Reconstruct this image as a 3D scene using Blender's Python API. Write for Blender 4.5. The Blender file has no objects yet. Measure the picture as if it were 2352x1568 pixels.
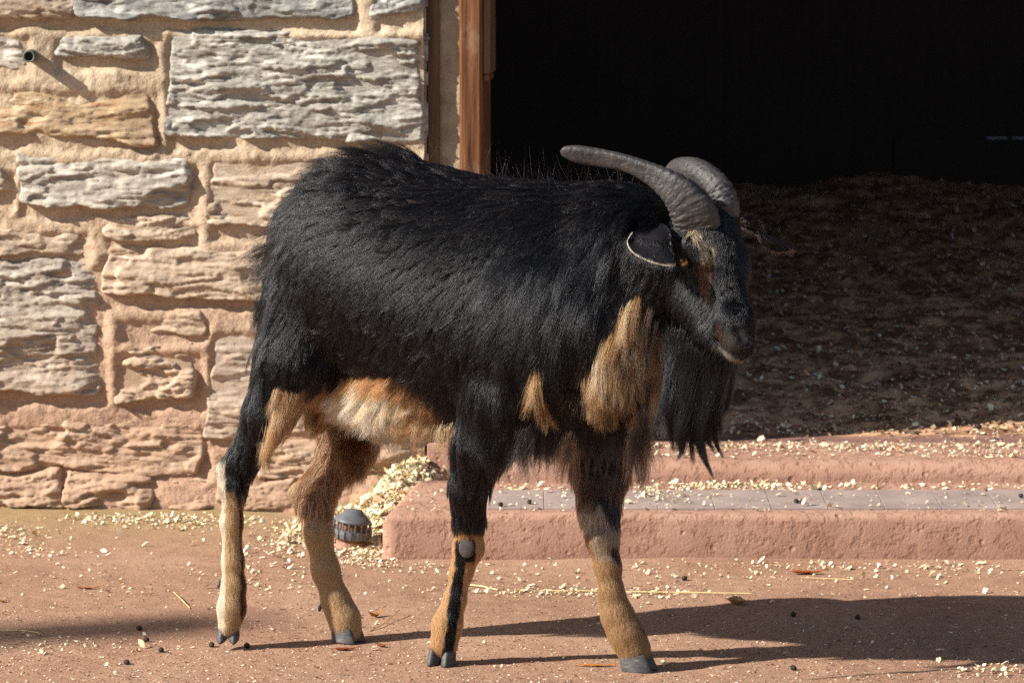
import bpy, bmesh, math, random
import numpy as np
from mathutils import Vector, kdtree

rnd = random.Random(7)
rng = np.random.default_rng(7)
S = bpy.context.scene
COL = S.collection

# ------------------------------------------------------------------ camera, world, sun, exposure
CAM_H, PITCH, FPX = 1.36, math.radians(7.0), 10000.0
cam = bpy.data.cameras.new('camera')
cam.lens = 36.0 * FPX / 2352.0
cam.sensor_width = 36.0
cam.clip_end = 500
cam.dof.use_dof = True
cam.dof.focus_distance = 6.85
cam.dof.aperture_fstop = 13.0
camo = bpy.data.objects.new('camera', cam)
camo.location = (0, 0, CAM_H)
camo.rotation_euler = (math.pi/2 - PITCH, 0, 0)
COL.objects.link(camo)
S.camera = camo

SUN = Vector((0.943, 0.332, -0.64)).normalized()      # direction the light travels
elev = math.asin(-SUN.z)
az = math.atan2(-SUN.x, -SUN.y)                        # compass angle (from +Y) of where the sun stands
w = bpy.data.worlds.new('World'); S.world = w; w.use_nodes = True
nt = w.node_tree
sky = nt.nodes.new('ShaderNodeTexSky'); sky.sky_type = 'NISHITA'; sky.sun_disc = False
sky.sun_elevation = elev; sky.sun_rotation = az
bg = nt.nodes['Background']; bg.inputs[1].default_value = 0.068
nt.links.new(sky.outputs[0], bg.inputs[0])
sl = bpy.data.lights.new('sun', 'SUN'); sl.energy = 5.0; sl.angle = math.radians(0.5); sl.color = (1.0, 0.95, 0.87)
so = bpy.data.objects.new('sun', sl); so.rotation_euler = SUN.to_track_quat('-Z', 'Y').to_euler(); COL.objects.link(so)
S.view_settings.view_transform = 'Standard'; S.view_settings.look = 'None'
S.view_settings.gamma = 1; S.view_settings.use_curve_mapping = False
S.view_settings.exposure = 0.93
S.cycles.use_denoising = False
S.cycles.use_adaptive_sampling = False

# ------------------------------------------------------------------ helpers
CP, SP = math.cos(PITCH), math.sin(PITCH)
FW = np.array([0, CP, -SP]); UP = np.array([0, SP, CP]); CC = np.array([0, 0, CAM_H])

def rays(px, py):
    px = np.asarray(px, float); py = np.asarray(py, float)
    a = (px-1176)/FPX; b = -(py-784)/FPX
    return np.stack([a, CP+b*SP, -SP+b*CP], -1)
def P(px, py, y):
    d = rays(px, py); y = np.asarray(y, float)
    return CC + d*(y/d[..., 1])[..., None]
def G(px, py, z=0.0):
    d = rays(px, py)
    return CC + d*((z-CAM_H)/d[..., 2])[..., None]
def proj(p):
    v = p - CC
    zc = v @ FW
    return 1176+FPX*v[..., 0]/zc, 784-FPX*(v @ UP)/zc

def hash2(ix, iy, seed):
    h = (ix.astype(np.int64)*374761393 + iy.astype(np.int64)*668265263 + seed*1442695041) & 0xffffffff
    h = ((h ^ (h >> 13))*1274126177) & 0xffffffff
    h = ((h ^ (h >> 16))*2246822519) & 0xffffffff
    return ((h ^ (h >> 15)) & 0xffff)/65535.0
def vn(x, y, seed=0):
    ix = np.floor(x); iy = np.floor(y); fx = x-ix; fy = y-iy
    fx = fx*fx*fx*(fx*(fx*6-15)+10); fy = fy*fy*fy*(fy*(fy*6-15)+10)
    a = hash2(ix, iy, seed); b = hash2(ix+1, iy, seed); c = hash2(ix, iy+1, seed); d = hash2(ix+1, iy+1, seed)
    return (a*(1-fx)+b*fx)*(1-fy)+(c*(1-fx)+d*fx)*fy
def fbm(x, y, seed=0, octv=4, gain=.5):
    s = 0; a = 1; t = 0
    for i in range(octv):
        s = s+a*vn(x, y, seed+i*17); t += a; a *= gain; x = x*2.03+5.1; y = y*2.03+1.7
    return s/t
def ss(a, b, x):
    t = np.clip((x-a)/(b-a), 0, 1); return t*t*(3-2*t)

def tag(o, label=None, cat=None, group=None, kind=None):
    if label: o['label'] = label
    if cat: o['category'] = cat
    if group: o['group'] = group
    if kind: o['kind'] = kind
    return o
def link(name, me, mat=None, parent=None, smooth=False):
    o = bpy.data.objects.new(name, me); COL.objects.link(o)
    if mat and not me.materials: me.materials.append(mat)
    if parent: o.parent = parent
    if smooth and len(me.polygons): me.polygons.foreach_set('use_smooth', [True]*len(me.polygons))
    return o
def mesh(name, verts, faces, mat=None, parent=None, smooth=False, col=None):
    me = bpy.data.meshes.new(name)
    verts = np.asarray(verts, np.float32)
    if isinstance(faces, np.ndarray):
        n, k = faces.shape
        me.vertices.add(len(verts)); me.vertices.foreach_set('co', verts.ravel())
        me.loops.add(n*k); me.loops.foreach_set('vertex_index', faces.astype(np.int32).ravel())
        me.polygons.add(n)
        me.polygons.foreach_set('loop_start', np.arange(0, n*k, k, dtype=np.int32))
        me.polygons.foreach_set('loop_total', np.full(n, k, np.int32))
        me.update(calc_edges=True); me.validate()
    else:
        me.from_pydata([tuple(map(float, v)) for v in verts], [], faces)
    if col is not None:
        at = me.color_attributes.new('tint', 'FLOAT_COLOR', 'POINT')
        c = np.ones((len(verts), 4), np.float32); c[:, :3] = col
        at.data.foreach_set('color', c.ravel())
    return link(name, me, mat, parent, smooth)
def empty(name, loc, parent=None):
    o = bpy.data.objects.new(name, None); o.location = loc; o.empty_display_size = .1
    COL.objects.link(o)
    if parent: o.parent = parent
    return o
def grid_faces(nu, nv):
    i = np.arange(nu*nv).reshape(nv, nu)
    return np.stack([i[:-1, :-1], i[:-1, 1:], i[1:, 1:], i[1:, :-1]], -1).reshape(-1, 4)
def bmobj(name, bm, mat, parent=None, smooth=False):
    me = bpy.data.meshes.new(name); bm.normal_update(); bm.to_mesh(me); bm.free()
    return link(name, me, mat, parent, smooth)
def box(name, x0, x1, y0, y1, z0, z1, mat, parent=None, bevel=0.0, seg=2):
    bm = bmesh.new()
    vs = [bm.verts.new((x, y, z)) for x in (x0, x1) for y in (y0, y1) for z in (z0, z1)]
    for f in ((0, 1, 3, 2), (4, 6, 7, 5), (0, 4, 5, 1), (2, 3, 7, 6), (0, 2, 6, 4), (1, 5, 7, 3)):
        bm.faces.new([vs[i] for i in f])
    bmesh.ops.recalc_face_normals(bm, faces=bm.faces)
    if bevel: bmesh.ops.bevel(bm, geom=bm.edges[:], offset=bevel, segments=seg, profile=.5, affect='EDGES')
    return bmobj(name, bm, mat, parent, smooth=False)

# ------------------------------------------------------------------ materials
def newmat(name):
    m = bpy.data.materials.new(name); m.use_nodes = True
    t = m.node_tree; b = t.nodes['Principled BSDF']
    return m, t, b
def N(t, typ, **kw):
    n = t.nodes.new(typ)
    for k, v in kw.items():
        if k.startswith('i_'):
            key = k[2:]
            n.inputs[int(key) if key.isdigit() else key.replace('_', ' ')].default_value = v
        else: setattr(n, k, v)
    return n
def ramp(t, stops, fac):
    r = t.nodes.new('ShaderNodeValToRGB')
    e = r.color_ramp.elements
    while len(e) < len(stops): e.new(.5)
    for el, (p, c) in zip(e, stops): el.position = p; el.color = (*c, 1) if len(c) == 3 else c
    t.links.new(fac, r.inputs[0]); return r
def coords(t, scale=(1, 1, 1), rot=(0, 0, 0)):
    tc = t.nodes.new('ShaderNodeTexCoord'); mp = t.nodes.new('ShaderNodeMapping')
    mp.inputs['Scale'].default_value = scale; mp.inputs['Rotation'].default_value = rot
    t.links.new(tc.outputs['Object'], mp.inputs[0]); return mp.outputs[0]
def noise(t, vec, scale, detail=4, rough=.55, dist=0):
    n = N(t, 'ShaderNodeTexNoise'); n.inputs['Scale'].default_value = scale; n.inputs['Detail'].default_value = detail
    n.inputs['Roughness'].default_value = rough; n.inputs['Distortion'].default_value = dist
    t.links.new(vec, n.inputs['Vector']); return n.outputs['Fac']
def mix(t, fac, a, b, mode='MIX'):
    m = t.nodes.new('ShaderNodeMix'); m.data_type = 'RGBA'; m.blend_type = mode
    for s, v in ((0, fac), (6, a), (7, b)):
        if isinstance(v, (int, float)): m.inputs[s].default_value = v
        elif isinstance(v, tuple): m.inputs[s].default_value = (*v, 1)
        else: t.links.new(v, m.inputs[s])
    return m.outputs[2]
def bump(t, b, h, dist=.003, strength=1, prev=None):
    n = t.nodes.new('ShaderNodeBump'); n.inputs['Distance'].default_value = dist; n.inputs['Strength'].default_value = strength
    t.links.new(h, n.inputs['Height'])
    if prev is not None: t.links.new(prev, n.inputs['Normal'])
    t.links.new(n.outputs[0], b.inputs['Normal']); return n.outputs[0]
def heightfac(t, lo, hi):
    tc = t.nodes.new('ShaderNodeTexCoord'); sx = t.nodes.new('ShaderNodeSeparateXYZ')
    t.links.new(tc.outputs['Object'], sx.inputs[0])
    m = t.nodes.new('ShaderNodeMapRange'); m.inputs[1].default_value = lo; m.inputs[2].default_value = hi
    t.links.new(sx.outputs[2], m.inputs[0]); return m.outputs[0]
def simple(name, c, rough=.7, bs=None, bd=.001, var=.25, spec=.3):
    m, t, b = newmat(name); v = coords(t)
    n1 = noise(t, v, bs or 40, 5)
    r = ramp(t, [(.25, tuple(x*(1-var) for x in c)), (.75, tuple(min(1, x*(1+var)) for x in c))], n1)
    t.links.new(r.outputs[0], b.inputs['Base Color']); b.inputs['Roughness'].default_value = rough
    b.inputs['Specular IOR Level'].default_value = spec
    if bs: bump(t, b, noise(t, v, bs*3, 4), bd)
    return m

DIRT = (.40, .255, .165)
def stone_mat(name, c0, c1, c2, quartz=.3, sc=(6, 6, 26)):
    """schist: streaks along the bed, mineral patches, red dust towards the foot of the wall"""
    m, t, b = newmat(name)
    v = coords(t, sc); v2 = coords(t)
    n1 = noise(t, v, 3.2, 8, .62, .6)
    n2 = noise(t, v2, 9, 4, .6)
    n3 = noise(t, v, 16, 5, .7)
    c0 = tuple(x*.85 for x in c0); c1 = tuple(x*.80 for x in c1); c2 = tuple(x*.92 for x in c2)
    r1 = ramp(t, [(.36, c0), (.50, c1), (.63, c2)], n1)
    r2 = ramp(t, [(.45, (0, 0, 0)), (.62, (1, 1, 1))], n2)
    c = mix(t, r2.outputs[0], r1.outputs[0], c1)
    r5 = ramp(t, [(.50, (0, 0, 0)), (.64, (.75,)*3)], noise(t, coords(t, (5, 5, 13)), 1.7, 5, .6, .8))
    c = mix(t, r5.outputs[0], c, tuple(.5*x+.5*y for x, y in zip(c0, (.20, .17, .145))))
    rq = ramp(t, [(.60, (0, 0, 0)), (.78, (quartz,)*3)], n3)
    c = mix(t, rq.outputs[0], c, (.72, .70, .66))
    rd = ramp(t, [(.30, (.55,)*3), (.42, (0, 0, 0))], n3)
    c = mix(t, rd.outputs[0], c, tuple(x*.35 for x in c0))
    hf = heightfac(t, .62, .02)
    mul = t.nodes.new('ShaderNodeMath'); mul.operation = 'MULTIPLY'; t.links.new(hf, mul.inputs[0])
    rn = ramp(t, [(.3, (.55,)*3), (.7, (1, 1, 1))], noise(t, v2, 22, 5)); t.links.new(rn.outputs[0], mul.inputs[1])
    c = mix(t, mul.outputs[0], c, DIRT)
    t.links.new(c, b.inputs['Base Color']); b.inputs['Roughness'].default_value = .75
    b.inputs['Specular IOR Level'].default_value = .25
    p = bump(t, b, n3, .0022, .7)
    bump(t, b, noise(t, v2, 260, 3), .001, .6, p)
    return m
M = {}
M['grey'] = stone_mat('grey_schist', (.19, .17, .14), (.43, .40, .34), (.62, .58, .50), .5)
M['bluegrey'] = stone_mat('blue_grey_schist', (.15, .15, .14), (.34, .33, .30), (.52, .50, .45), .5)
M['tan'] = stone_mat('tan_schist', (.33, .22, .13), (.54, .42, .30), (.66, .56, .43), .4)
M['rust'] = stone_mat('rusty_schist', (.34, .15, .06), (.49, .355, .21), (.58, .47, .32), .3)
M['warmgrey'] = stone_mat('warm_grey_schist', (.30, .26, .21), (.50, .44, .36), (.66, .60, .51), .5)
M['pink'] = stone_mat('reddish_schist', (.30, .19, .13), (.50, .35, .25), (.62, .49, .37), .3)

def mortar_mat():
    m, t, b = newmat('lime_mortar'); v = coords(t)
    n1 = noise(t, v, 5, 5, .6); n2 = noise(t, v, 170, 4, .7)
    r = ramp(t, [(.3, (.40, .30, .20)), (.55, (.54, .425, .295)), (.8, (.63, .53, .40))], n1)
    hf = heightfac(t, .80, .10)
    c = mix(t, hf, r.outputs[0], (.43, .27, .185))
    rs = ramp(t, [(.35, (.72,)*3), (.6, (1, 1, 1))], n2)
    c = mix(t, 1.0, c, rs.outputs[0], 'MULTIPLY')
    t.links.new(c, b.inputs['Base Color']); b.inputs['Roughness'].default_value = .95
    b.inputs['Specular IOR Level'].default_value = .1
    p = bump(t, b, n2, .003, .8); bump(t, b, noise(t, v, 45, 5), .006, .7, p)
    return m
M['mortar'] = mortar_mat()

def ground_mat():
    m, t, b = newmat('packed_red_sand'); v = coords(t)
    n1 = noise(t, v, 2.2, 5, .6, .4); n2 = noise(t, v, 320, 3, .7); n3 = noise(t, v, 28, 5, .6)
    r = ramp(t, [(.28, (.29, .162, .105)), (.5, (.385, .228, .150)), (.72, (.47, .305, .205))], n1)
    c = mix(t, .35, r.outputs[0], ramp(t, [(.3, (.21, .10, .065)), (.7, (.40, .24, .15))], n3).outputs[0])
    rs = ramp(t, [(.32, (.62, .58, .55)), (.50, (1, 1, 1)), (.68, (1.0, 1.0, 1.0)), (.80, (1.35, 1.35, 1.35))], n2)
    c = mix(t, 1.0, c, rs.outputs[0], 'MULTIPLY')
    sx = N(t, 'ShaderNodeSeparateXYZ'); tc = N(t, 'ShaderNodeTexCoord'); t.links.new(tc.outputs['Object'], sx.inputs[0])
    # yellow-green silt near the foot of the wall
    mr = N(t, 'ShaderNodeMapRange', i_1=7.9, i_2=8.35); t.links.new(sx.outputs[1], mr.inputs[0])
    mx = N(t, 'ShaderNodeMapRange', i_1=-.25, i_2=-.5); t.links.new(sx.outputs[0], mx.inputs[0])
    mm = N(t, 'ShaderNodeMath', operation='MULTIPLY'); t.links.new(mr.outputs[0], mm.inputs[0]); t.links.new(mx.outputs[0], mm.inputs[1])
    m3 = N(t, 'ShaderNodeMath', operation='MULTIPLY'); t.links.new(mm.outputs[0], m3.inputs[0]); t.links.new(n3, m3.inputs[1])
    c = mix(t, m3.outputs[0], c, (.30, .24, .09))
    t.links.new(c, b.inputs['Base Color']); b.inputs['Roughness'].default_value = .9
    b.inputs['Specular IOR Level'].default_value = .2
    p = bump(t, b, n2, .003, .7); bump(t, b, n3, .006, .45, p)
    return m
M['ground'] = ground_mat()

def concrete_mat():
    m, t, b = newmat('red_concrete'); v = coords(t)
    n1 = noise(t, v, 6, 5, .6); n2 = noise(t, v, 230, 3, .6); n3 = noise(t, v, 55, 6, .6, 0)
    r = ramp(t, [(.3, (.31, .165, .112)), (.5, (.37, .21, .15)), (.75, (.43, .265, .195))], n1)
    sp = N(t, 'ShaderNodeTexVoronoi', i_Scale=26.0); t.links.new(v, sp.inputs['Vector'])
    pit = ramp(t, [(.0, (0, 0, 0)), (.10, (.35,)*3), (.16, (1, 1, 1))], sp.outputs['Distance'])
    c = mix(t, .25, r.outputs[0], ramp(t, [(.35, (.26, .12, .08)), (.6, (.46, .28, .2))], n3).outputs[0])
    t.links.new(c, b.inputs['Base Color']); b.inputs['Roughness'].default_value = .88
    b.inputs['Specular IOR Level'].default_value = .2
    p = bump(t, b, n2, .0015, .7)
    p = bump(t, b, ramp(t, [(.36, (0, 0, 0)), (.50, (1, 1, 1))], n3).outputs[0], .002, .7, p)
    bump(t, b, pit.outputs[0], .004, .8, p)
    return m
M['concrete'] = concrete_mat()

def wood_mat(name, c0, c1, sc=(30, 30, 2)):
    m, t, b = newmat(name); v = coords(t, sc)
    n1 = noise(t, v, 2.5, 6, .6, .8)
    r = ramp(t, [(.3, c0), (.65, c1)], n1); t.links.new(r.outputs[0], b.inputs['Base Color'])
    b.inputs['Roughness'].default_value = .6; b.inputs['Specular IOR Level'].default_value = .3
    if 'stained' in name:
        c = mix(t, ramp(t, [(.54, (0, 0, 0)), (.66, (.7,)*3)], noise(t, coords(t, (9, 9, 5)), 2.2, 6, .65)).outputs[0], r.outputs[0], (.20, .13, .085)); t.links.new(c, b.inputs['Base Color'])
    bump(t, b, n1, .003, .6); return m
M['post'] = wood_mat('orange_stained_wood', (.055, .018, .006), (.17, .065, .02))
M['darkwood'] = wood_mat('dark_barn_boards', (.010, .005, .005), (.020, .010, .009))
M['brownboard'] = wood_mat('brown_painted_board', (.09, .045, .022), (.15, .08, .04))
M['jamb'] = simple('grey_brown_render', (.30, .24, .17), .95, 30, .004, .3, .1)
M['tile'] = simple('mauve_grey_tile', (.31, .24, .21), .8, 14, .0006, .25, .2)
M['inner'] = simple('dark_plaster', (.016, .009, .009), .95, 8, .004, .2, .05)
M['roof'] = simple('roof_slate', (.12, .10, .09), .8, 10, .004)
M['pipe'] = simple('weathered_copper_pipe', (.12, .14, .11), .5, 60, .0005, .3)
M['pipe_in'] = simple('pipe_inside', (.01, .01, .01), .9)

def tint_mat(name, rough=.7, spec=.3, sss=0, var=None):
    m, t, b = newmat(name); a = N(t, 'ShaderNodeAttribute', attribute_name='tint')
    t.links.new(a.outputs['Color'], b.inputs['Base Color'])
    b.inputs['Roughness'].default_value = rough; b.inputs['Specular IOR Level'].default_value = spec
    return m
M['chips'] = tint_mat('wood_shaving', .8, .15)
M['skin'] = tint_mat('goat_skin', .8, .15)
M['bedding'] = tint_mat('bedding_litter', .95, .05)

# ------------------------------------------------------------------ the wall frame
WA = math.radians(6.0)
WO = P(980, 784, 8.36); WO[2] = 0
TW = np.array([math.cos(WA), -math.sin(WA), 0]); NW = np.array([-math.sin(WA), -math.cos(WA), 0])
def wall_uv(px, py):
    d = rays(px, py); k = ((WO-CC) @ NW)/(d @ NW)
    p = CC + d*np.asarray(k)[..., None]
    return (p-WO) @ TW, p[..., 2]
def wall_pt(u, v, h):
    return WO + np.asarray(u)[..., None]*TW + np.asarray(h)[..., None]*NW + np.asarray(v)[..., None]*np.array([0, 0, 1.])

# ------------------------------------------------------------------ ground
ext = 40
XG, YG = np.arange(-1.5, 1.7, .011), np.arange(6.3, 8.75, .011)
X, Y = np.meshgrid(XG, YG)
def ground_z(x, y):
    return (fbm(x*3, y*3, 5, 4)-.5)*.010 + (fbm(x*26, y*26, 9, 3)-.5)*.0035
Z = ground_z(X, Y)
edge = np.minimum(np.minimum(X-XG[0], XG[-1]-X), np.minimum(Y-YG[0], YG[-1]-Y))
Z = Z*ss(0, .12, edge) 
gv = np.stack([X, Y, Z], -1).reshape(-1, 3); gf = grid_faces(len(XG), len(YG))
n0 = len(gv); xa, xb, ya, yb = XG[0], XG[-1], YG[0], YG[-1]
out = np.array([(-ext, -ext, 0), (ext, -ext, 0), (ext, ext, 0), (-ext, ext, 0)], float)
cor = [0, len(XG)-1, n0-1, n0-len(XG)]
gf2 = [[n0, n0+1, cor[1], cor[0]], [n0+1, n0+2, cor[2], cor[1]], [n0+2, n0+3, cor[3], cor[2]], [n0+3, n0, cor[0], cor[3]]]
o = mesh('ground', np.vstack([gv, out]), np.vstack([gf, np.array(gf2)]), M['ground'], smooth=True)
tag(o, kind='structure')

# ------------------------------------------------------------------ the stable: stone wall with each stone its own piece
stable = empty('stable', (float(WO[0]), float(WO[1]), 0))
tag(stable, 'stone walled goat stable with a dark open doorway and timber door post', 'building')
def kid(o):
    o.parent = stable; o.matrix_parent_inverse = stable.matrix_basis.inverted(); return o
stable_inv = None

ST = [(-70, -90, 165, 38, 'tan', .016, .7), (176, -90, 802, 38, 'bluegrey', .020, .8), (862, -90, 968, 34, 'bluegrey', .012, 1.2),
      (-70, 62, 52, 150, 'warmgrey', .010, .6), (130, 72, 336, 134, 'grey', .020, 1.2), (-70, 190, 348, 312, 'rust', .016, .8),
      (386, 68, 979, 314, 'grey', .017, 1.25), (46, 357, 436, 468, 'warmgrey', .026, 1.0), (-70, 372, 16, 442, 'tan', .018, .8),
      (486, 352, 970, 522, 'tan', .014, 1.0), (245, 497, 440, 543, 'tan', .022, 1.1), (-70, 516, 186, 584, 'tan', .014, .9),
      (-70, 590, 226, 896, 'grey', .026, 1.15), (238, 566, 620, 674, 'tan', .022, 1.0), (275, 716, 462, 758, 'tan', .010, .9),
      (272, 790, 446, 912, 'tan', .012, 1.9), (484, 745, 720, 1000, 'warmgrey', .008, .9), (-70, 966, 462, 1072, 'pink', .016, 1.2),
      (-70, 1076, 152, 1152, 'pink', .036, 1.3), (155, 1080, 356, 1160, 'pink', .036, 1.3), (362, 1090, 500, 1160, 'pink', .030, 1.2),
      (505, 1100, 690, 1155, 'pink', .026, 1.1), (600, 1010, 972, 1084, 'tan', .018, 1.0), (650, 560, 970, 690, 'tan', .014, .9),
      (735, 720, 972, 860, 'warmgrey', .014, .9), (735, 880, 972, 990, 'pink', .014, .9), (705, 1105, 800, 1150, 'pink', .026, 1.0)]
# mortar face
um = np.arange(-1.30, .0001, .0045); vm = np.arange(-.04, 1.32, .0045)
U, V = np.meshgrid(um, vm)
H = (fbm(U*9, V*9, 31, 5)-.5)*.018 + (fbm(U*60, V*60, 37, 3)-.5)*.004 + (fbm(U*3, V*3, 41, 2)-.5)*.012
H += .003+(fbm(U*160, V*160, 39, 2)-.5)*.003
low = np.zeros_like(H)
for q_ in ST:
    (ua, ub), (va, vb) = wall_uv(np.array([q_[0], q_[2]]), np.array([q_[3], q_[1]]))
    wv_ = (fbm(U*22, V*0+q_[0], 55, 3)-.5)*.02
    k_ = ss(va-.034+wv_, va-.020+wv_, V)*ss(vb-.01, vb-.03, V)*ss(ua-.008, ua+.012, U)*ss(ub+.030, ub+.008, U)
    low = np.maximum(low, k_)
H += .0095*(1-low)-.002
H += .030*ss(.10, .0, V)                          # splayed foot
wall = mesh('stone_wall', wall_pt(U.ravel(), V.ravel(), H.ravel()), grid_faces(len(um), len(vm)), M['mortar'], smooth=True)
kid(wall)
def under(o, parent):
    o.parent = parent; o.matrix_parent_inverse = parent.matrix_basis.inverted(); return o
def wall_block(name, u0, u1, v0, v1, h0, h1, mat, parent):
    vs = [wall_pt(u, v, h) for u in (u0, u1) for h in (h0, h1) for v in (v0, v1)]
    fs = [(0, 1, 3, 2), (4, 6, 7, 5), (0, 4, 5, 1), (2, 3, 7, 6), (0, 2, 6, 4), (1, 5, 7, 3)]
    bm = bmesh.new(); b = [bm.verts.new(tuple(v)) for v in vs]
    for f in fs: bm.faces.new([b[i] for i in f])
    bmesh.ops.recalc_face_normals(bm, faces=bm.faces)
    bmesh.ops.bevel(bm, geom=bm.edges[:], offset=.002, segments=1, affect='EDGES')
    return under(bmobj(name, bm, mat), parent)
def relief(u, v, sd, rough):
    w1 = (fbm(u*5, v*5, sd+60, 2)-.5)*.05
    strat = np.abs(fbm(u*7+sd, (v+w1)*95, sd, 5, .58)-.5)*2; fine = np.abs(fbm(u*45+sd, (v+w1)*210, sd+21, 3)-.5)*2
    q = fbm(u*6+sd*1.3, (v+w1)*24, sd+3, 3, .45)*5
    fr = q-np.floor(q); terr = (np.floor(q)+ss(.4, .6, fr))/5
    cav = ss(.60, .68, fbm(u*8+sd, (v+w1)*22, sd+71, 3, .5))
    lump = fbm(u*13, v*40, sd+9, 4, .45)
    return rough*((terr-.5)*.030 + (strat-.30)*.009 + (fine-.3)*.0042 + (lump-.5)*.010)-.002-cav*.010*rough
nst = 0
def stone(x0, y0, x1, y1, mat, pr=.016, rough=1.0, seed=None, step=.0031, jag=.013):
    global nst
    nst += 1
    sd = seed if seed is not None else nst*13
    a, b_ = wall_uv(np.array([x0, x1]), np.array([y1, y0]))
    u0, u1 = a; v0, v1 = b_
    m_ = .012
    us = np.arange(u0-m_, u1+m_, step); vs = np.arange(v0-m_, v1+m_, step)
    U, V = np.meshgrid(us, vs)
    nx = (fbm(U*16, V*16, sd+1, 4)-.5)*2*jag; ny = (fbm(U*11, V*11, sd+2, 4)-.5)*2*jag
    rq = random.Random(sd); t1, t2, t3, t4 = [rq.uniform(-1, 1) for _ in range(4)]
    cu = (U-u0)/(u1-u0)-.5; cv = (V-v0)/(v1-v0)-.5; sk_ = min(.009, (v1-v0)*.09)
    dx = np.minimum(U-u0+t1*sk_*2*cv, u1-U+(t2*sk_*2*cv if x1 < 965 else 0))+nx*1.1; dy = np.minimum(V-v0+t3*sk_*2*cu, v1-V+t4*sk_*2*cu)+ny
    r = min(.016, (v1-v0)*.3)
    d = np.where((dx < r) & (dy < r), r-np.hypot(r-dx, r-dy), np.minimum(dx, dy))
    dn = (v1-V)/(v1-v0); rt = (u1-U)/(u1-u0)
    bot = V-v0+ny
    ew = .006+.012*ss(.2, .8, 1-dn)
    prof = ss(0, 1, d/ew)
    base = pr*(.45+.75*np.clip(dn, 0, 1))*(.62+.38*ss(0, .18, rt))
    rl = relief(U, V, sd, rough)
    face = .006+base*1.25+np.maximum(rl, -.85*(base*1.25+.003))*1.0
    H = -.010 + prof*(.010+face)
    keep = d > -.006
    fc = grid_faces(len(us), len(vs)); kf = keep.ravel()[fc].all(1); fc = fc[kf]
    used = np.unique(fc); mp = np.full(U.size, -1); mp[used] = np.arange(len(used))
    pts = wall_pt(U.ravel()[used], V.ravel()[used], H.ravel()[used])
    if len(fc) == 0: return
    return under(mesh('stone', pts, mp[fc], M[mat], smooth=True), wall)
for s in ST: stone(s[0]-10, s[1]-9, s[2]+(10 if s[2] < 965 else 0), s[3]+8, s[4], pr=s[5]*.78, rough=s[6])
# the courses that go on beyond the picture's edge, coarser
rr = random.Random(3)
for row in range(-5, 8):
    x = -480 if row >= 0 else -480
    ya_ = row*160-10; lim = -85 if row >= 0 else 970
    if row < 0: ya_ = row*150+40
    while x < lim-60:
        wd = rr.randint(150, 380); x1 = min(x+wd, lim)
        y1_ = ya_+rr.randint(100, 130)
        if row < 0 and y1_ > -100: y1_ = -105
        stone(x, ya_, x1, y1_, rr.choice(['tan', 'grey', 'warmgrey', 'bluegrey', 'rust']), .016, 1.0, step=.009, jag=.005)
        x = x1+25
# masonry core, jamb, door post
wall_block('wall_core', -4.0, -.002, -.1, 3.1, -.42, -.014, M['mortar'], wall)
u1062 = wall_uv(1060, 400)[0]; u1107 = wall_uv(1106, 400)[0]; u1123 = wall_uv(1123, 60)[0]
uj = np.arange(0, u1062-.004, .004); vj = np.arange(.0, 2.95, .01)
U, V = np.meshgrid(uj, vj)
Hj = -.030+(fbm(U*30, V*12, 77, 4)-.5)*.012+.012*ss(.02, .075, U)*fbm(U*8, V*7, 78, 2)
jm = under(mesh('door_jamb', wall_pt(U.ravel(), V.ravel(), Hj.ravel()), grid_faces(len(uj), len(vj)), M['jamb'], smooth=True), stable)
wall_block('brown_board', -.001, wall_uv(1006, 400)[0], .0, 2.95, -.08, -.020, M['brownboard'], stable)
def rough_post(u0, u1, v0, v1, h0, h1, name, mat, seed):
    nu, nv = 9, 120
    us = np.linspace(u0, u1, nu); vs = np.linspace(v0, v1, nv)
    U, V = np.meshgrid(us, vs)
    ed = np.minimum(U-u0, u1-U); Hh = h1-.006*ss(.006, 0, ed)+(fbm(U*50, V*3, seed, 4)-.5)*.006
    Uw = U+(fbm(V*6, U*0, seed+4, 3)-.5)*.008*(U < (u0+u1)/2)
    pts = wall_pt(Uw.ravel(), V.ravel(), Hh.ravel())
    rgt = wall_pt(np.full(nv, u1), vs, np.full(nv, h0)); lft = wall_pt(np.full(nv, u0), vs, np.full(nv, h0))
    f = [tuple(x) for x in grid_faces(nu, nv)]; b0 = nu*nv
    for i in range(nv-1):
        f.append((i*nu+nu-1, b0+i, b0+i+1, (i+1)*nu+nu-1)); f.append((b0+nv+i, i*nu, (i+1)*nu, b0+nv+i+1))
    return under(mesh(name, np.vstack([pts, rgt, lft]), f, mat, smooth=False), stable)
wall_block('plinth_block', .002, u1107+.004, 0, float(P(1040, 1016, 8.36)[2]), -.10, .012, M['concrete'], stable)
rough_post(u1062-.006, u1107, 0, 2.95, -.16, -.012, 'door_post', M['post'], 90)
wall_block('door_stop', u1107+.0005, u1123, wall_uv(1110, 172)[1], 2.95, -.12, -.020, M['brownboard'], stable)
wall_block('hinge_plate', u1107+.0005, u1123-.002, wall_uv(1110, 188)[1], wall_uv(1110, 173)[1], -.10, -.022, M['post'], stable)
# lintel, roof, inner walls and back boards
xd = float(WO[0])
DW = 3.1
under(box('lintel', xd-.02, DW, 8.36, 8.62, 2.96, 3.15, M['post']), stable)
under(box('right_wall', DW, 5.0, 8.30, 8.70, -.1, 3.15, M['mortar']), stable)
under(box('roof', -4.2, 5.2, 8.25, 13.4, 3.16, 3.26, M['roof']), stable)
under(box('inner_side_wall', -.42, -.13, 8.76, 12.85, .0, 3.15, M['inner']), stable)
under(box('inner_side_wall', 4.6, 4.75, 8.71, 12.85, .0, 3.15, M['inner']), stable)
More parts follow.
